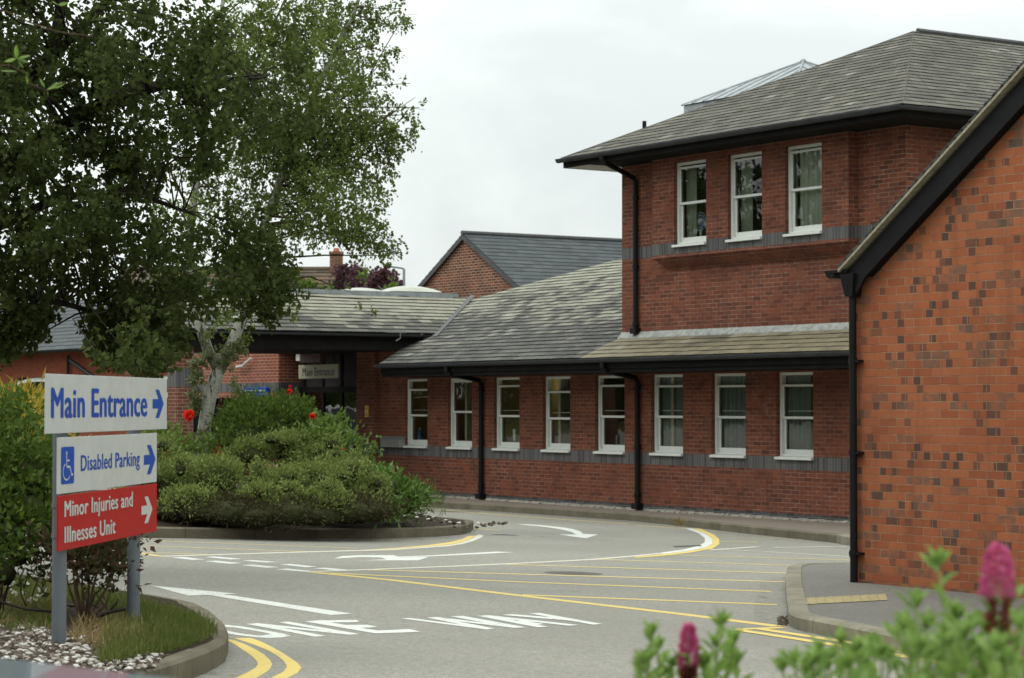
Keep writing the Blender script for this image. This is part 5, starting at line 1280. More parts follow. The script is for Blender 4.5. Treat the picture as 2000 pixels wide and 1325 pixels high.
# yellow notice, call plate, steel ash bin
p = on_y(716, 804, S0-.12); b = MB(); b.box(p[0]-.075, p[0]+.075, S0-.125, S0-.111, p[2]-.13, p[2]+.13); yn = tag(b.build('notice', M['sign_yellow']), 'small yellow warning notice on the brick pier beside the doors', 'sign')
b = MB(); b.poly([(p[0]-.03+q[0], S0-.127, p[2]+.06+q[1]) for q in ((-.02,-.02),(.045,-.015),(.05,.045),(.01,.02))]); b.box(p[0]-.05, p[0]+.05, S0-.127, S0-.1255, p[2]-.06, p[2]-.05); b.box(p[0]-.05, p[0]+.04, S0-.127, S0-.1255, p[2]-.09, p[2]-.08); b.build('symbol', M['sign_dark'], yn)
p = on_y(766, 865, S0-.1); root = thing('ash_bin', 'brushed steel ash bin mounted on the brick wall above the grey band', 'bin', (p[0], S0, p[2]-.1))
b = MB(); b.box(p[0]-.42, p[0]+.40, S0-.16, S0-.002, p[2]-.10, p[2]+.10); b.build('body', M['steel'], root, bevel=.01)
b = MB(); b.hexa([(p[0]-.44, S0-.18, p[2]+.10), (p[0]+.42, S0-.18, p[2]+.10), (p[0]+.42, S0-.002, p[2]+.10), (p[0]-.44, S0-.002, p[2]+.10), (p[0]-.44, S0-.18, p[2]+.115), (p[0]+.42, S0-.18, p[2]+.115), (p[0]+.42, S0-.002, p[2]+.15), (p[0]-.44, S0-.002, p[2]+.15)]); b.build('lid', M['steel'], root)
# aerial like bracket under the canopy eave
p = on_x(782, 652, CE+.1); b = MB(); b.tube([p+[0, 0, .02], p+[0, 0, -.10], p+[-.05, -.08, -.16]], .012, 6); b.box(p[0]-.01, p[0]+.02, p[1]-.35, p[1]+.15, p[2]+.02, p[2]+.045); tag(b.build('gutter_bracket', M['steel']), 'thin pale metal bracket hanging from the canopy gutter', 'bracket')
# pale angled conduit on porch wall
b = MB(); b.tube([on_y(490, 700, 25.3), on_y(474, 715, 25.3), on_y(462, 717, 25.3)], .03, 6); b.build('conduit', M['soffit'], hosp)

# ------------------------------------------------------------------ orange gable building
OS = 14.2; ox0 = on_y(1659.5, 900, OS)[0]; oz = road_z(OS)+.09; ZEv = 3.25; PO = math.tan(R(34.6)); ow = 9.4; oxr = ox0 + ow/2
og = thing('gable_building', 'orange flashed brick gable end with black bargeboard and black downpipe', 'building', (ox0, OS, oz))
b = MB(); b.poly([(ox0, OS, oz-.3), (ox0+ow, OS, oz-.3), (ox0+ow, OS, ZEv), (oxr, OS, ZEv+ow/2*PO), (ox0, OS, ZEv)])
b.poly([(ox0, OS, oz-.3), (ox0, OS, ZEv), (ox0, 19.8, ZEv), (ox0, 19.8, oz-.6)]); b.poly([(ox0+ow, OS, oz-.3), (ox0+ow, 19.8, oz-.3), (ox0+ow, 19.8, ZEv), (ox0+ow, OS, ZEv)]); b.poly([(ox0, 19.8, oz-.6), (ox0, 19.8, ZEv), (oxr, 19.8, ZEv+ow/2*PO), (ox0+ow, 19.8, ZEv), (ox0+ow, 19.8, oz-.6)])
b.build('wall', M['orange'], og)
vx0, vz0 = on_y(1642, 522, OS-.12)[0], on_y(1642, 522, OS-.12)[2]   # eave tip of the verge
co_ = math.sqrt(1+PO*PO); vlen = (oxr-vx0)
b = MB(); slates(b, (vx0, OS-.14, vz0), (0, 1, 0), (1/co_, 0, PO/co_), [(0, 0), (5.9, 0), (5.9, vlen*co_), (0, vlen*co_)], .115, .17, .018, .014)
b.poly([(oxr, OS-.14, vz0+vlen*PO), (oxr, 19.9, vz0+vlen*PO), (oxr+vlen, 19.9, vz0), (oxr+vlen, OS-.14, vz0)], .4)
b.build('roof', M['slate_plain'], og)
b = MB()          # pale verge strip with thin tile edges above it
E0 = np.array([vx0, 0, vz0]); E1 = E0 + np.array([1, 0, PO])*vlen
b.hexa([(E0[0], OS-.155, E0[2]-.048), (E1[0], OS-.155, E1[2]-.048), (E1[0], OS-.02, E1[2]-.048), (E0[0], OS-.02, E0[2]-.048), (E0[0], OS-.155, E0[2]-.012), (E1[0], OS-.155, E1[2]-.012), (E1[0], OS-.02, E1[2]-.012), (E0[0], OS-.02, E0[2]-.012)])
b.build('verge_strip', M['tile_verge'], og)
b = MB(); n = int(vlen*co_/.115)
for k in range(n):
    x0, x1 = vx0 + k*.115/co_, vx0 + (k+1)*.115/co_ + .03; z0_, z1_ = vz0 + (x0-vx0)*PO, vz0 + (x1-vx0)*PO
    b.hexa([(x0, OS-.16, z0_-.013), (x1, OS-.16, z1_-.016), (x1, OS-.02, z1_-.016), (x0, OS-.02, z0_-.013), (x0, OS-.16, z0_+.012), (x1, OS-.16, z1_-.004), (x1, OS-.02, z1_-.004), (x0, OS-.02, z0_+.012)], random.random())
b.build('verge_tiles', M['slate_plain'], og)
b = MB(); bt = .30
A = np.array([vx0+.05, OS-.10, vz0-.05]); dirv = np.array([1, 0, PO])
lowp = on_y(1850, 372, OS-.10); bt = ((A[2] + (lowp[0]-A[0])*PO) - lowp[2])*.90; print('barge', bt)
E_ = A + dirv*vlen; dn_ = np.array([0, 0, -bt])
def prism(b, pts, d):
    n0 = [np.array(p) for p in pts]; n1 = [p + d for p in n0]; b.poly(n0); b.poly(n1[::-1])
    for k in range(len(n0)): b.poly([n0[k], n1[k], n1[(k+1) % len(n0)], n0[(k+1) % len(n0)]])
prism(b, [A, A+[0, 0, -.05], A+[.10, 0, -.12], A+[.14, 0, -.20], A+dirv*.26+dn_, E_+dn_, E_], np.array([0, .03, 0]))
b.build('bargeboard', M['black'], og)
b = MB(); L0 = A+dirv*.26+dn_
b.hexa([L0+[0, .03, .0], E_+dn_+[0, .03, .0], E_+dn_+[0, .097, .0], L0+[0, .097, .0], L0+[0, .03, .03], E_+dn_+[0, .03, .03], E_+dn_+[0, .097, .03], L0+[0, .097, .03]]); b.build('verge_soffit', M['fascia'], og)
gz = on_y(1630, 533, OS)[2]
b = MB(); gx = ox0 - .13
for i in range(6):
    a0, a1 = math.pi*i/6, math.pi*(i+1)/6
    b.poly([(gx-.065*math.cos(a0), OS-.12, gz-.065*math.sin(a0)), (gx-.065*math.cos(a0), 19.8, gz-.065*math.sin(a0)), (gx-.065*math.cos(a1), 19.8, gz-.065*math.sin(a1)), (gx-.065*math.cos(a1), OS-.12, gz-.065*math.sin(a1))])
b.poly([(gx-.065*math.cos(a), OS-.12, gz-.065*math.sin(a)) for a in np.linspace(0, math.pi, 9)])
b.box(gx-.07, gx+.24, OS-.125, OS-.118, gz-.012, gz+.012)
b.build('gutter', M['black'], og)
b = MB(); hx = on_y(1665, 560, OS-.06)[0]
b.hexa([(hx-.05, OS-.11, gz-.24), (hx+.05, OS-.11, gz-.24), (hx+.05, OS-.005, gz-.24), (hx-.05, OS-.005, gz-.24), (hx-.09, OS-.14, gz-.03), (hx+.10, OS-.14, gz-.03), (hx+.10, OS-.005, gz-.03), (hx-.09, OS-.005, gz-.03)]); b.build('hopper', M['black'], og)
b = MB(); b.tube([(hx, OS-.06, gz-.2), (hx+.003, OS-.06, oz-.02)], .036, 12)
for z in (2.40, 1.55, .62): b.box(hx-.05, hx+.085, OS-.075, OS-.003, z-.012, z+.012); b.tube([(hx, OS-.06, z-.03), (hx, OS-.06, z+.03)], .042, 12)
b.tube([(hx, OS-.06, oz-.005), (hx, OS-.06, oz+.012)], .085, 14)
b.build('downpipe', M['black'], og)

# ------------------------------------------------------------------ buildings behind
YG = 33.0
ap = on_y(908, 457, YG); e0 = on_y(826, 553, YG); e1 = on_y(1010, 546, YG)
pg = (ap[2]-e0[2])/(ap[0]-e0[0]); print('gable pitch', math.degrees(math.atan(pg)), math.degrees(math.atan((ap[2]-e1[2])/(e1[0]-ap[0]))))
gw = 4.2; gh = thing('gable_house', 'old purple brick gable house with blue grey slate roof behind the hospital roof', 'house', (ap[0], YG, -.2))
ez = ap[2]-gw*pg
b = MB(); b.poly([(ap[0]-gw, YG, -.3), (ap[0]+gw, YG, -.3), (ap[0]+gw, YG, ez), (ap[0], YG, ap[2]-.05), (ap[0]-gw, YG, ez)]); b.poly([(ap[0]+gw, YG, -.3), (ap[0]+gw, 58, -.3), (ap[0]+gw, 58, ez), (ap[0]+gw, YG, ez)]); b.poly([(ap[0]-gw, YG, -.3), (ap[0]-gw, YG, ez), (ap[0]-gw, 58, ez), (ap[0]-gw, 58, -.3)])
b.build('wall', M['old_brick'], gh)
b = MB(); cg = math.sqrt(1+pg*pg)
slates(b, (ap[0]+gw, YG-.08, ez), (0, 1, 0), (-1/cg, 0, pg/cg), [(0, 0), (25, 0), (25, gw*cg), (0, gw*cg)], .23, .3, .012)
slates(b, (ap[0]-gw, YG-.08, ez), (0, 1, 0), (1/cg, 0, pg/cg), [(0, 0), (25, 0), (25, gw*cg), (0, gw*cg)], .23, .6, .012)
b.build('roof', M['slate_plain'], gh)
b = MB(); b.tube([(ap[0], YG-.1, ap[2]+.02), (ap[0], 58, ap[2]+.02)], .07, 8)
for sx in (-1, 1): b.hexa([(ap[0]+sx*gw, YG-.09, ez-.16), (ap[0], YG-.09, ap[2]-.16), (ap[0], YG-.06, ap[2]-.16), (ap[0]+sx*gw, YG-.06, ez-.16), (ap[0]+sx*gw, YG-.09, ez-.012), (ap[0], YG-.09, ap[2]-.012), (ap[0], YG-.06, ap[2]-.012), (ap[0]+sx*gw, YG-.06, ez-.012)])
b.build('ridge_capping', M['lead_dark'], gh)
# brick wing on the left
YL = 29.0
lh = thing('brick_wing', 'red brick single storey wing with blue slate roof half hidden by the dark tree', 'building', (-75, YL, -.2))
el = on_y(60, 688, YL-.4); lx0, lx1 = -110, on_y(350, 700, YL)[0]
wl, wr = on_y(31, 760, YL)[0], on_y(112, 760, YL)[0]; wt, wb = on_y(60, 738, YL)[2], on_y(60, 845, YL)[2]
w2l, w2r = on_y(298, 760, YL)[0], on_y(343, 760, YL)[0]
b = MB(); wall_y(b, lx0, lx1, -.3, el[2], YL, [(wl, wr, wb, wt), (w2l, w2r, wb, wt-.05)]); b.poly([(lx1, YL, -.3), (lx1, YL+5.2, -.3), (lx1, YL+5.2, el[2]), (lx1, YL, el[2])]); b.build('wall', M['left_brick'], lh)
b = MB(); PL = math.tan(R(33)); cl_ = math.sqrt(1+PL*PL); hw2 = 3.0; XR = lx1+.35
slates(b, (lx0, YL-.4, el[2]+.03), (1, 0, 0), (0, 1/cl_, PL/cl_), [(25, 0), (XR-lx0, 0), (XR-lx0-hw2, hw2*cl_), (25, hw2*cl_)], .25, .35, .014)
b.poly([(lx0, YL-.4+hw2, el[2]+hw2*PL), (XR-hw2, YL-.4+hw2, el[2]+hw2*PL), (XR, YL-.4+2*hw2, el[2]), (lx0, YL-.4+2*hw2, el[2])])
b.poly([(XR, YL-.4, el[2]+.02), (XR, YL-.4+2*hw2, el[2]+.02), (XR-hw2, YL-.4+hw2, el[2]+hw2*PL)])
b.build('roof', M['slate_plain'], lh)
b = MB(); gutter(b, lx0, lx1+.2, YL-.46, el[2], .07); b.build('gutter', M['black'], lh)
for a, c in ((wl, wr), (w2l, w2r)):
    b = MB(); b.box(a, a+.09, YL+.05, YL+.12, wb, wt-.08); b.box(c-.09, c, YL+.05, YL+.12, wb, wt-.08); m_ = wb+(wt-wb)*.66; b.box(a+.09, c-.09, YL+.05, YL+.12, m_-.08, m_+.08); b.box(a+.09, c-.09, YL+.05, YL+.12, wb, wb+.1)
    n = 8
    for k in range(n):
        x0, x1 = a+(c-a)*k/n, a+(c-a)*(k+1)/n; f = lambda x: wt-.16+.16*math.sin(math.pi*(x-a)/(c-a))
        b.hexa([(x0, YL+.04, wt-.24+.10*math.sin(math.pi*k/n)), (x1, YL+.04, wt-.24+.10*math.sin(math.pi*(k+1)/n)), (x1, YL+.12, wt-.24+.10*math.sin(math.pi*(k+1)/n)), (x0, YL+.12, wt-.24+.10*math.sin(math.pi*k/n)), (x0, YL+.04, f(x0)), (x1, YL+.04, f(x1)), (x1, YL+.12, f(x1)), (x0, YL+.12, f(x0))])
    wf = b.build('window', M['white_frame'], lh); b = MB(); b.poly([(a, YL+.09, wb), (c, YL+.09, wb), (c, YL+.09, wt), (a, YL+.09, wt)]); b.build('pane', M['car_glass'], wf)
b = MB(); q = on_y(133, 700, YL-.1); b.tube([q+[0, 0, .1], q+[0, 0, -1.2]], .05, 8); b.tube([on_y(138, 705, YL-.2), on_y(182, 736, YL-.2)], .07, 8); b.build('downpipe', M['black'], lh)
# far tiled house with chimney
ZF = 92.0
r0, r1 = at(520, 526, ZF), at(668, 527, ZF); dd = unit((r1-r0)*[1, 1, 0]); nn = np.array([dd[1], -dd[0], 0]);
if nn.dot(-r0) < 0: nn = -nn
fh = thing('tiled_house', 'distant house with brown tiled roof beyond the hospital', 'house', (*(r0+nn*4)[:2], -.3))
A = r0 - dd*6; Bp = r1 + dd*.15; rz = r0[2]
b = MB(); slates(b, A + nn*5 + [0, 0, -3.6], dd, unit(-nn*5+[0, 0, 3.6]), [(0, 0), (np.linalg.norm(Bp-A), 0), (np.linalg.norm(Bp-A), 6.16), (0, 6.16)], .28, .33, .03); b.poly([A, Bp, Bp-nn*5+[0, 0, -3.6], A-nn*5+[0, 0, -3.6]]); b.tube([A, Bp], .12, 8); b.build('roof', M['tile_brown'], fh)
b = MB(); lo = rz-3.5
for sgn_ in (1, -1):
    b.poly([(*(A+nn*4.6*sgn_)[:2], -.3), (*(Bp+nn*4.6*sgn_)[:2], -.3), (*(Bp+nn*4.6*sgn_)[:2], lo), (*(A+nn*4.6*sgn_)[:2], lo)])
b.poly([(*(Bp+nn*4.6)[:2], -.3), (*(Bp-nn*4.6)[:2], -.3), (*(Bp-nn*4.6)[:2], lo), (*Bp[:2], rz-.1), (*(Bp+nn*4.6)[:2], lo)]); b.build('wall', M['old_brick'], fh)
c0_, c1_ = at(645, 500, ZF), at(669, 500, ZF); w_ = c1_-c0_; zt_ = at(657, 497, ZF)[2]
b = MB(); b.obox((*(c0_-nn*.25)[:2], rz-1), (*w_[:2], 0), nn*.5, (0, 0, zt_-rz+1)); b.obox((*(c0_-w_*.06-nn*.30)[:2], zt_), (*(w_*1.12)[:2], 0), nn*.6, (0, 0, .1)); ch = b.build('chimney', M['old_brick'], fh)
cm = (c0_+c1_)/2; b = MB(); b.tube([(cm[0], cm[1], zt_+.1), (cm[0], cm[1], at(657, 485, ZF)[2])], [.14, .11], 10); b.build('chimney_pot', plain('terracotta', (.36, .13, .07), .8), ch)
# street lamp
ZL = 84.0; q = at(789, 560, ZL); lp = thing('street_lamp', 'slim grey street lamp standing far behind the skylights', 'street lamp', (q[0], q[1], -.3))
b = MB(); tp_ = at(789, 526, ZL); b.tube([(q[0], q[1], -.3), (q[0], q[1], 1), (tp_[0], tp_[1], tp_[2])], [.09, .07, .05], 8); b.tube([tp_, at(786, 524.5, ZL), at(762, 521, ZL)], .035, 6); b.build('pole', M['post'], lp, smooth=True)
a, c = at(763, 521.5, ZL), at(749, 520.5, ZL); b = MB(); b.tube([a, (a+c)/2+[0, 0, .03], c], [.07, .11, .06], 8); b.build('lamp_head', M['plastic_black'], lp, smooth=True)
# purple tree and greenery beyond the roof
ZP = 74.0
def Pp(x, y, d=0): return at(x, y, ZP+d)
cl = [(Pp(x, y, rng.normal()*.8), r*ZP/4400, n, .0) for x, y, r, n in ((672,545,20,300),(695,545,18,260),(690,528,12,120),(720,550,18,260),(745,548,17,260),(765,550,14,200),(735,535,12,120),(670,525,10,80),(755,538,10,90),(700,562,20,300),(740,562,20,300),(662,560,18,260),(775,560,10,100))]
g1 = Pp(720, 640); g1[2] = -.3
tree('plum_tree', 'purple leaved tree beyond the canopy roof beside the chimney', 'tree', g1, [([g1, Pp(718,600), Pp(722,560), Pp(735,545)], [.16,.13,.08,.03]), ([Pp(718,590), Pp(690,555), Pp(675,540)], [.08,.05,.02])], cl, M['bark_dark'], M['leaf_purple'], .13, .10, .1, per=6)
cl = [(Pp(x, y, -6), r*68/4400, n, .0) for x, y, r, n in ((590,562,14,160),(610,560,10,90),(640,565,12,100),(570,566,12,100),(765,560,9,60),(712,538,9,70))]
g2 = at(600, 640, 68); g2[2] = -.3
tree('garden_tree', 'bright green treetop just showing over the lead rim of the canopy', 'tree', g2, [([g2, at(600,590,68), at(598,566,68)], [.12,.09,.04])], cl, M['bark_dark'], M['leaf_lime'], .12, .09, .1, per=6)

# ------------------------------------------------------------------ cars
def car(name, label, loc, heading, paint, prof, glassp, width=1.72, wheel=.31, axles=(.82, 3.35), group=None):
    """prof: (x, z) side outline of lower body top from rear to nose; glassp: greenhouse (x, z) outline; x along the car, nose at +L"""
    root = thing(name, label, 'car', loc, group); root.rotation_euler = (0, 0, heading)
    def put(b, nm, mat, parent=root, smooth=False, bevel=0):
        me = bpy.data.meshes.new(nm); me.from_pydata(b.v, [], b.f); me.materials.append(mat)
        if smooth: me.polygons.foreach_set('use_smooth', [True]*len(me.polygons))
        o = bpy.data.objects.new(nm, me); COL.objects.link(o); o.parent = parent
        if bevel:
            m = o.modifiers.new('bevel', 'BEVEL'); m.width = bevel; m.segments = 3; m.limit_method = 'ANGLE'
        return o
    hw_ = width/2; L_ = max(p[0] for p in prof); x0 = min(p[0] for p in prof)
    # body: rings across each station
    b = MB(); st_ = []
    for x, z in prof:
        e = min(x-x0, L_-x); k = 1 - .10*max(0, 1-e/.5)**2
        st_.append([(x, -hw_*k*.96, .22), (x, -hw_*k, .40), (x, -hw_*k, z*.78), (x, -hw_*k*.94, z*.95), (x, -hw_*k*.80, z), (x, 0, z+.02), (x, hw_*k*.80, z), (x, hw_*k*.94, z*.95), (x, hw_*k, z*.78), (x, hw_*k, .40), (x, hw_*k*.96, .22)])
    n_ = len(st_[0]); base = 0
    for ring_ in st_: b.v += ring_
    for i in range(len(st_)-1):
        for k in range(n_-1): b.f.append((i*n_+k, i*n_+k+1, (i+1)*n_+k+1, (i+1)*n_+k))
        b.f.append((i*n_+n_-1, i*n_, (i+1)*n_, (i+1)*n_+n_-1))
    b.f.append(tuple(range(n_))); b.f.append(tuple((len(st_)-1)*n_+k for k in reversed(range(n_))))
    body = put(b, 'body', paint, smooth=True, bevel=.02)
    # roof shell
    zb = min(p[1] for p in glassp); zt2 = max(p[1] for p in glassp); hi = [p for p in glassp if p[1] > zt2-.09]
    xa, xb = min(p[0] for p in hi), max(p[0] for p in hi)
    b = MB(); m = 8
    for i in range(m):
        for j in range(6):
            def rp(i, j):
                u, v = i/m, j/6; x = xa-.03+(xb-xa+.06)*u; y = (v-.5)*2*hw_*.74; return (x, y, zt2-.005+.045*math.sin(math.pi*u)*math.sin(math.pi*min(1, max(0, v*.9+.05))))
            b.poly([rp(i, j), rp(i+1, j), rp(i+1, j+1), rp(i, j+1)])
    put(b, 'roof', paint, smooth=True)
    def wy(z): return hw_*(.93 - .19*(z-zb)/(zt2-zb))
    b = MB(); gl, gr = [(x, -wy(z), z) for x, z in glassp], [(x, wy(z), z) for x, z in glassp]
    b.poly(gl); b.poly(gr[::-1])
    for i in range(len(gl)-1): b.poly([gl[i], gr[i], gr[i+1], gl[i+1]])
    put(b, 'windows', M['car_glass'])
    b = MB()
    for i in range(len(glassp)-1):
        for s_ in (-1, 1): b.tube([(glassp[i][0], s_*(wy(glassp[i][1])+.004), glassp[i][1]), (glassp[i+1][0], s_*(wy(glassp[i+1][1])+.004), glassp[i+1][1])], .035, 6)
    xm = (xa+xb)/2
    for s_ in (-1, 1): b.tube([(xm, s_*(wy(zb)+.002), zb), (xm, s_*(wy(zt2)+.002), zt2)], .035, 6)
    put(b, 'pillars', paint, smooth=True)
    for ax in axles:
        for s_ in (-1, 1):
            b = MB(); b.tube([(ax, s_*(hw_-.16), wheel), (ax, s_*(hw_+.01), wheel)], wheel, 22); wh = put(b, 'wheel', M['tyre'])
            b = MB(); b.tube([(ax, s_*(hw_+.008), wheel), (ax, s_*(hw_+.018), wheel)], wheel*.64, 16); put(b, 'rim', M['rim'], wh)
    zf_, zr_ = prof[-1][1], prof[0][1]
    for s_ in (-1, 1):
        b = MB(); b.box(L_-.03, L_+.015, s_*hw_*.62-.15, s_*hw_*.62+.15, zf_*.80, zf_*.97); put(b, 'headlight', M['lamp_glass'], bevel=.02)
        b = MB(); b.box(x0-.015, x0+.03, s_*hw_*.76-.09, s_*hw_*.76+.09, zr_*.70, zr_*.98); put(b, 'tail_light', M['lamp_red'], bevel=.02)
    b = MB(); b.box(L_-.04, L_+.03, -hw_*.86, hw_*.86, .25, .45); put(b, 'bumper', M['plastic_black'], bevel=.03)
    b = MB(); b.box(x0-.03, x0+.04, -hw_*.86, hw_*.86, .25, .45); put(b, 'bumper', M['plastic_black'], bevel=.03)
    b = MB(); b.box(x0-.035, x0-.02, -.26, .26, .62, .73); put(b, 'number_plate', M['paper'])
    return root
mpv = ([(0, .92), (.08, .98), (1.0, 1.0), (2.9, .99), (3.3, .96), (4.0, .84), (4.25, .72), (4.3, .60)], [(.05, .98), (.22, 1.55), (.5, 1.68), (2.2, 1.70), (2.6, 1.60), (3.35, .96)])
hatch = ([(0, .80), (.06, .92), (.9, .92), (2.4, .90), (2.7, .90), (3.55, .80), (3.8, .68), (3.85, .55)], [(.08, .91), (.45, 1.36), (.8, 1.43), (1.8, 1.44), (2.1, 1.36), (2.85, .89)])
van = ([(0, 1.05), (.05, 1.12), (1.2, 1.14), (3.3, 1.12), (3.6, 1.08), (4.3, .95), (4.5, .80), (4.55, .60)], [(.03, 1.12), (.10, 1.85), (.3, 1.98), (2.6, 2.0), (3.0, 1.85), (3.7, 1.08)])
def gz_(x, y): return (x, y, road_z(y))
# burgundy van beyond the pier
p = at(372, 900, 50); car('parked_van', 'burgundy van parked beyond the porch pier', gz_(p[0], p[1]), R(143), M['red_paint'], [(x, z*1.08) for x, z in van[0]], [(x, z*1.08) for x, z in van[1]], width=1.62)
# parked silver cars seen in the glass of the entrance and the windows
p0 = (-66, 17.2); car('parked_car', 'silver people carrier reflected in the glass entrance doors', gz_(-64.5, 15.6), R(90), M['silver_paint'], *mpv, group='parked cars reflected in the glass')
car('parked_car', 'low silver hatchback reflected in the entrance doors beside the people carrier', gz_(-63.5, 11.5), R(90), M['silver_paint'], *hatch, group='parked cars reflected in the glass')
# near car: only its bonnet reaches into the frame
nose = plan(-.42, 3.45); hd = math.atan2(*(plan(1, 0))[::-1]); back = plan(1, 0)*3.85
gzn = road_z(nose[1]); lo_ = nose - back
nearp = ([(0, .80), (.06, .92), (.9, .94), (2.4, .93), (2.65, .92), (3.2, .825), (3.45, .795), (3.66, .775), (3.80, .72), (3.85, .55)], hatch[1])
car('parked_car', 'blurred blue grey car bonnet close to the camera below the gravel', (lo_[0], lo_[1], gzn+.015), hd, M['grey_paint'], *nearp, width=1.7)

# ------------------------------------------------------------------ foreground spiraea
def lance(P, D, L, W, n=3):
    V = []
    for p, d, l, w_ in zip(P, D, L, W):
        d = d/np.linalg.norm(d); s = np.cross(d, [0, 0, 1.]) + rng.normal(size=3)*.25; s -= d*s.dot(d); s /= np.linalg.norm(s); nrm = np.cross(s, d); sag = -abs(rng.normal())*.12*l
        pts = [p, p+d*l*.30, p+d*l*.65+[0, 0, sag*.4], p+d*l+[0, 0, sag]]; ws = [0, w_*.5, w_*.42, 0]; up = nrm*w_*.18
        V.append([pts[0], pts[1]-s*ws[1]+up, pts[1], pts[0]]); V.append([pts[0], pts[0], pts[1], pts[1]+s*ws[1]+up])
        V.append([pts[1]-s*ws[1]+up, pts[2]-s*ws[2]+up, pts[2], pts[1]]); V.append([pts[1], pts[2], pts[2]+s*ws[2]+up, pts[1]+s*ws[1]+up])
        V.append([pts[2]-s*ws[2]+up, pts[3], pts[3], pts[2]]); V.append([pts[2], pts[3], pts[3], pts[2]+s*ws[2]+up])
    return np.array(V)
def shoot(stems, LV, top, base, nl, L, tuft=6):
    top, base = np.array(top), np.array(base); mid = (top+base)/2 + rng.normal(size=3)*.03
    path = [base, (base+mid)/2, mid, (mid+top)/2, top]; stems.tube(path, [.005, .0045, .004, .0032, .002], 6)
    P, D, Ls = [], [], []
    for k in range(nl):
        f = .40 + .60*(k+.5)/nl; i = min(3, int(f*4)); g = f*4-i; p = path[i]*(1-g)+path[i+1]*g; a = k*2.4 + rng.normal()*.3
        d = np.array([math.cos(a), math.sin(a), .55 + .5*f]); P.append(p); D.append(d); Ls.append(L*(1.15-.30*f)*rng.uniform(.75, 1.15))
    for k in range(tuft):
        a = k*2.4; P.append(top); D.append(np.array([math.cos(a)*.6, math.sin(a)*.6, 1.])); Ls.append(L*.62*rng.uniform(.7, 1.2))
    Ls = np.array(Ls); LV.append(lance(P, D, Ls, Ls*.36))
def spike(parent, c, h, r, spent=0):
    n = 520; f = rng.random(n); a = rng.random(n)*2*math.pi; rr = r*np.sqrt(np.clip(1-(f*1.02)**2.2, .02, 1))*(.75+.35*rng.random(n))
    P = np.asarray(c) + np.c_[rr*np.cos(a), rr*np.sin(a), f*h]; D = np.c_[np.cos(a), np.sin(a), .5+0*a] + rng.normal(size=(n, 3))*.4
    o = np_mesh('flower_spike', leaf_quads(P, D, .010, .008, .2), 4, M['petal_pink'], parent)
    if spent:
        m = 260; f = rng.random(m); a = rng.random(m)*2*math.pi; P = np.asarray(c) + np.c_[r*.7*np.cos(a)*rng.random(m), r*.7*np.sin(a)*rng.random(m), -f*spent]
        np_mesh('spent_florets', leaf_quads(P, np.c_[np.cos(a), np.sin(a), .2+0*a], .013, .008, .2), 4, M['petal_brown'], parent)
def spirea(name, label, Z, tops, flowers, nl, L, tags):
    b0 = at(np.mean([t_[0] for t_ in tops]), 1700, Z); g = road_z(b0[1])+.05
    root = thing(name, label, 'shrub', (b0[0], b0[1], g), 'flowering shrubs in front of the camera')
    sm = MB(); LV = []
    for x, y, dz_ in tops:
        tp_ = at(x, y, Z+dz_); shoot(sm, LV, tp_, (b0[0]*.6+tp_[0]*.4+rng.normal()*.03, b0[1]*.6+tp_[1]*.4+rng.normal()*.03, g), nl, L)
    for x, y, dz_, h, r, spent in flowers:
        tp_ = at(x, y, Z+dz_); c = tp_-[0, 0, h]; shoot(sm, LV, c+[0, 0, h*.2], (b0[0]*.6+c[0]*.4, b0[1]*.6+c[1]*.4, g), nl, L, 0); spike(root, c, h, r, spent)
    sm.build('stems', M['stem_green'], root, smooth=True)
    np_mesh('foliage', np.concatenate(LV), 4, M['leaf_spirea'], root)
spirea('spiraea_bush', 'blurred pale green spiraea with one slim magenta spike', 4.3, [(1273,1246,0),(1262,1290,.1),(1412,1222,0),(1432,1262,-.1),(1398,1268,.1),(1310,1310,.1),(1255,1300,.0),(1285,1275,.1),(1425,1285,.1),(1440,1300,-.1),(1375,1305,.0),(1330,1300,.1)], [(1345,1221,0,.080,.014,.03)], 24, .068, None)
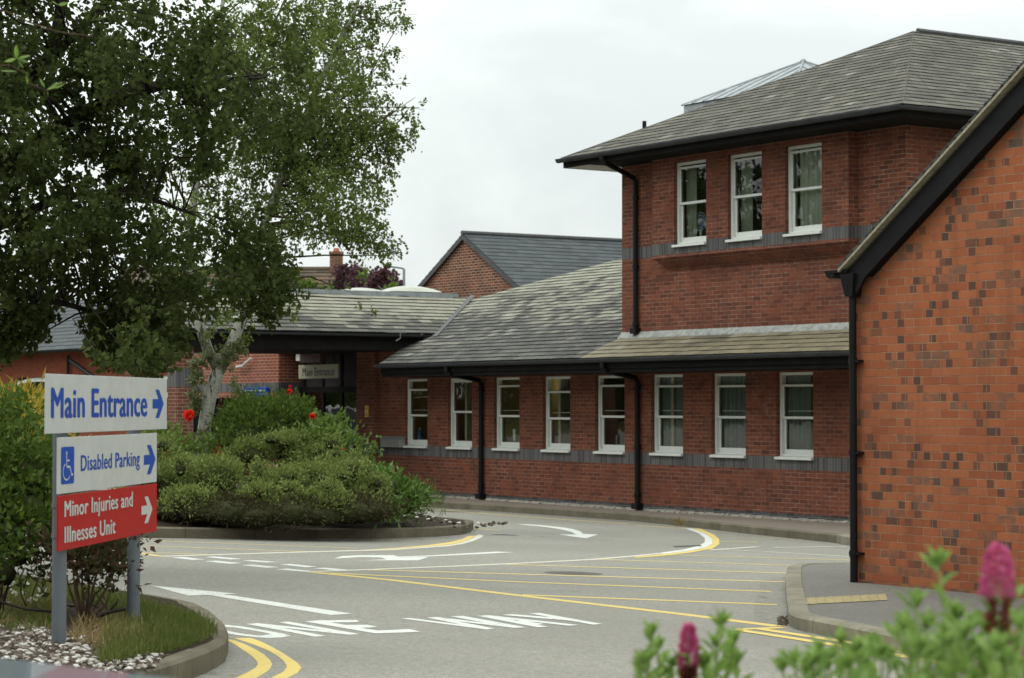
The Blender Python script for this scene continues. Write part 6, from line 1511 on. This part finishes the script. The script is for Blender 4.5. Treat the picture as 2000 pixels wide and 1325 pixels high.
spirea('spiraea_bush', 'blurred pale green spiraea low shoots between the magenta spikes', 4.0, [(1555,1300,0),(1600,1275,.1),(1642,1262,0),(1690,1300,.1),(1722,1282,-.1),(1760,1240,.1),(1660,1290,.2),(1575,1315,-.1),(1530,1310,.1),(1590,1300,-.1),(1620,1290,.2),(1675,1275,.0),(1705,1270,.2),(1740,1290,.1),(1655,1310,-.1),(1615,1312,.1)], [], 26, .068, None)
spirea('spiraea_bush', 'blurred pale green spiraea with the broad pink spike at the picture edge', 3.7, [(1832,1108,.1),(1790,1190,0),(1810,1230,.2),(1868,1215,0),(1900,1230,.2),(1775,1262,.1),(1850,1265,-.1),(1930,1240,.1),(1975,1180,.1),(1995,1230,-.1),(1945,1275,-.2),(1900,1280,0),(1820,1285,.15),(1770,1235,.2),(1795,1280,-.1),(1870,1290,.1),(1925,1295,.0),(1960,1240,.2),(1985,1270,.0),(1850,1235,.2),(1885,1250,-.1),(1840,1300,.1),(1970,1300,-.2)], [(1948,1066,0,.085,.022,.06),(1995,1235,.1,.05,.02,.02)], 26, .072, None)
b = MB()
for X0, X1, Za, Zb in ((-.2, 3.2, 3.0, 5.0),):
    q = [plan(X0, Za), plan(X1, Za), plan(X1, Zb), plan(X0, Zb)]
    if True: b.poly([(*p_, road_z(p_[1])+.03) for p_ in q])
o = struct(b.build('planting_soil', M['soil']))
for p_ in o.data.polygons:
    if p_.normal.z < 0: p_.flip()

# ------------------------------------------------------------------ unseen trees: side woodland the windows mirror, plus a row added to block low sky
n = 9000; x = rng.uniform(-120, -100, n); y = rng.uniform(-70, 26, n); P = np.c_[x, y, rng.random(n)*9*(.75+.25*np.sin(y*.35))]
Vw = [leaf_quads(P, sph(n), .9, .8)]
n2 = 16000; x = rng.uniform(-105, 30, n2); hw_ = 13.0 + 2.5*np.sin(x*.31) + 1.2*np.sin(x*.83+1); P = np.c_[x, rng.uniform(-24, -15, n2), 1 + rng.random(n2)*hw_]; Vw.append(leaf_quads(P, sph(n2), .9, .8))  # unseen tall row behind the camera, added to darken the walls below the eaves
tag(np_mesh('wood_and_sky_screen', np.concatenate(Vw), 4, M['leaf_dark']), kind='stuff')

SC.cycles.max_bounces = 8; SC.cycles.transparent_max_bounces = 16
SC.cycles.use_denoising = True
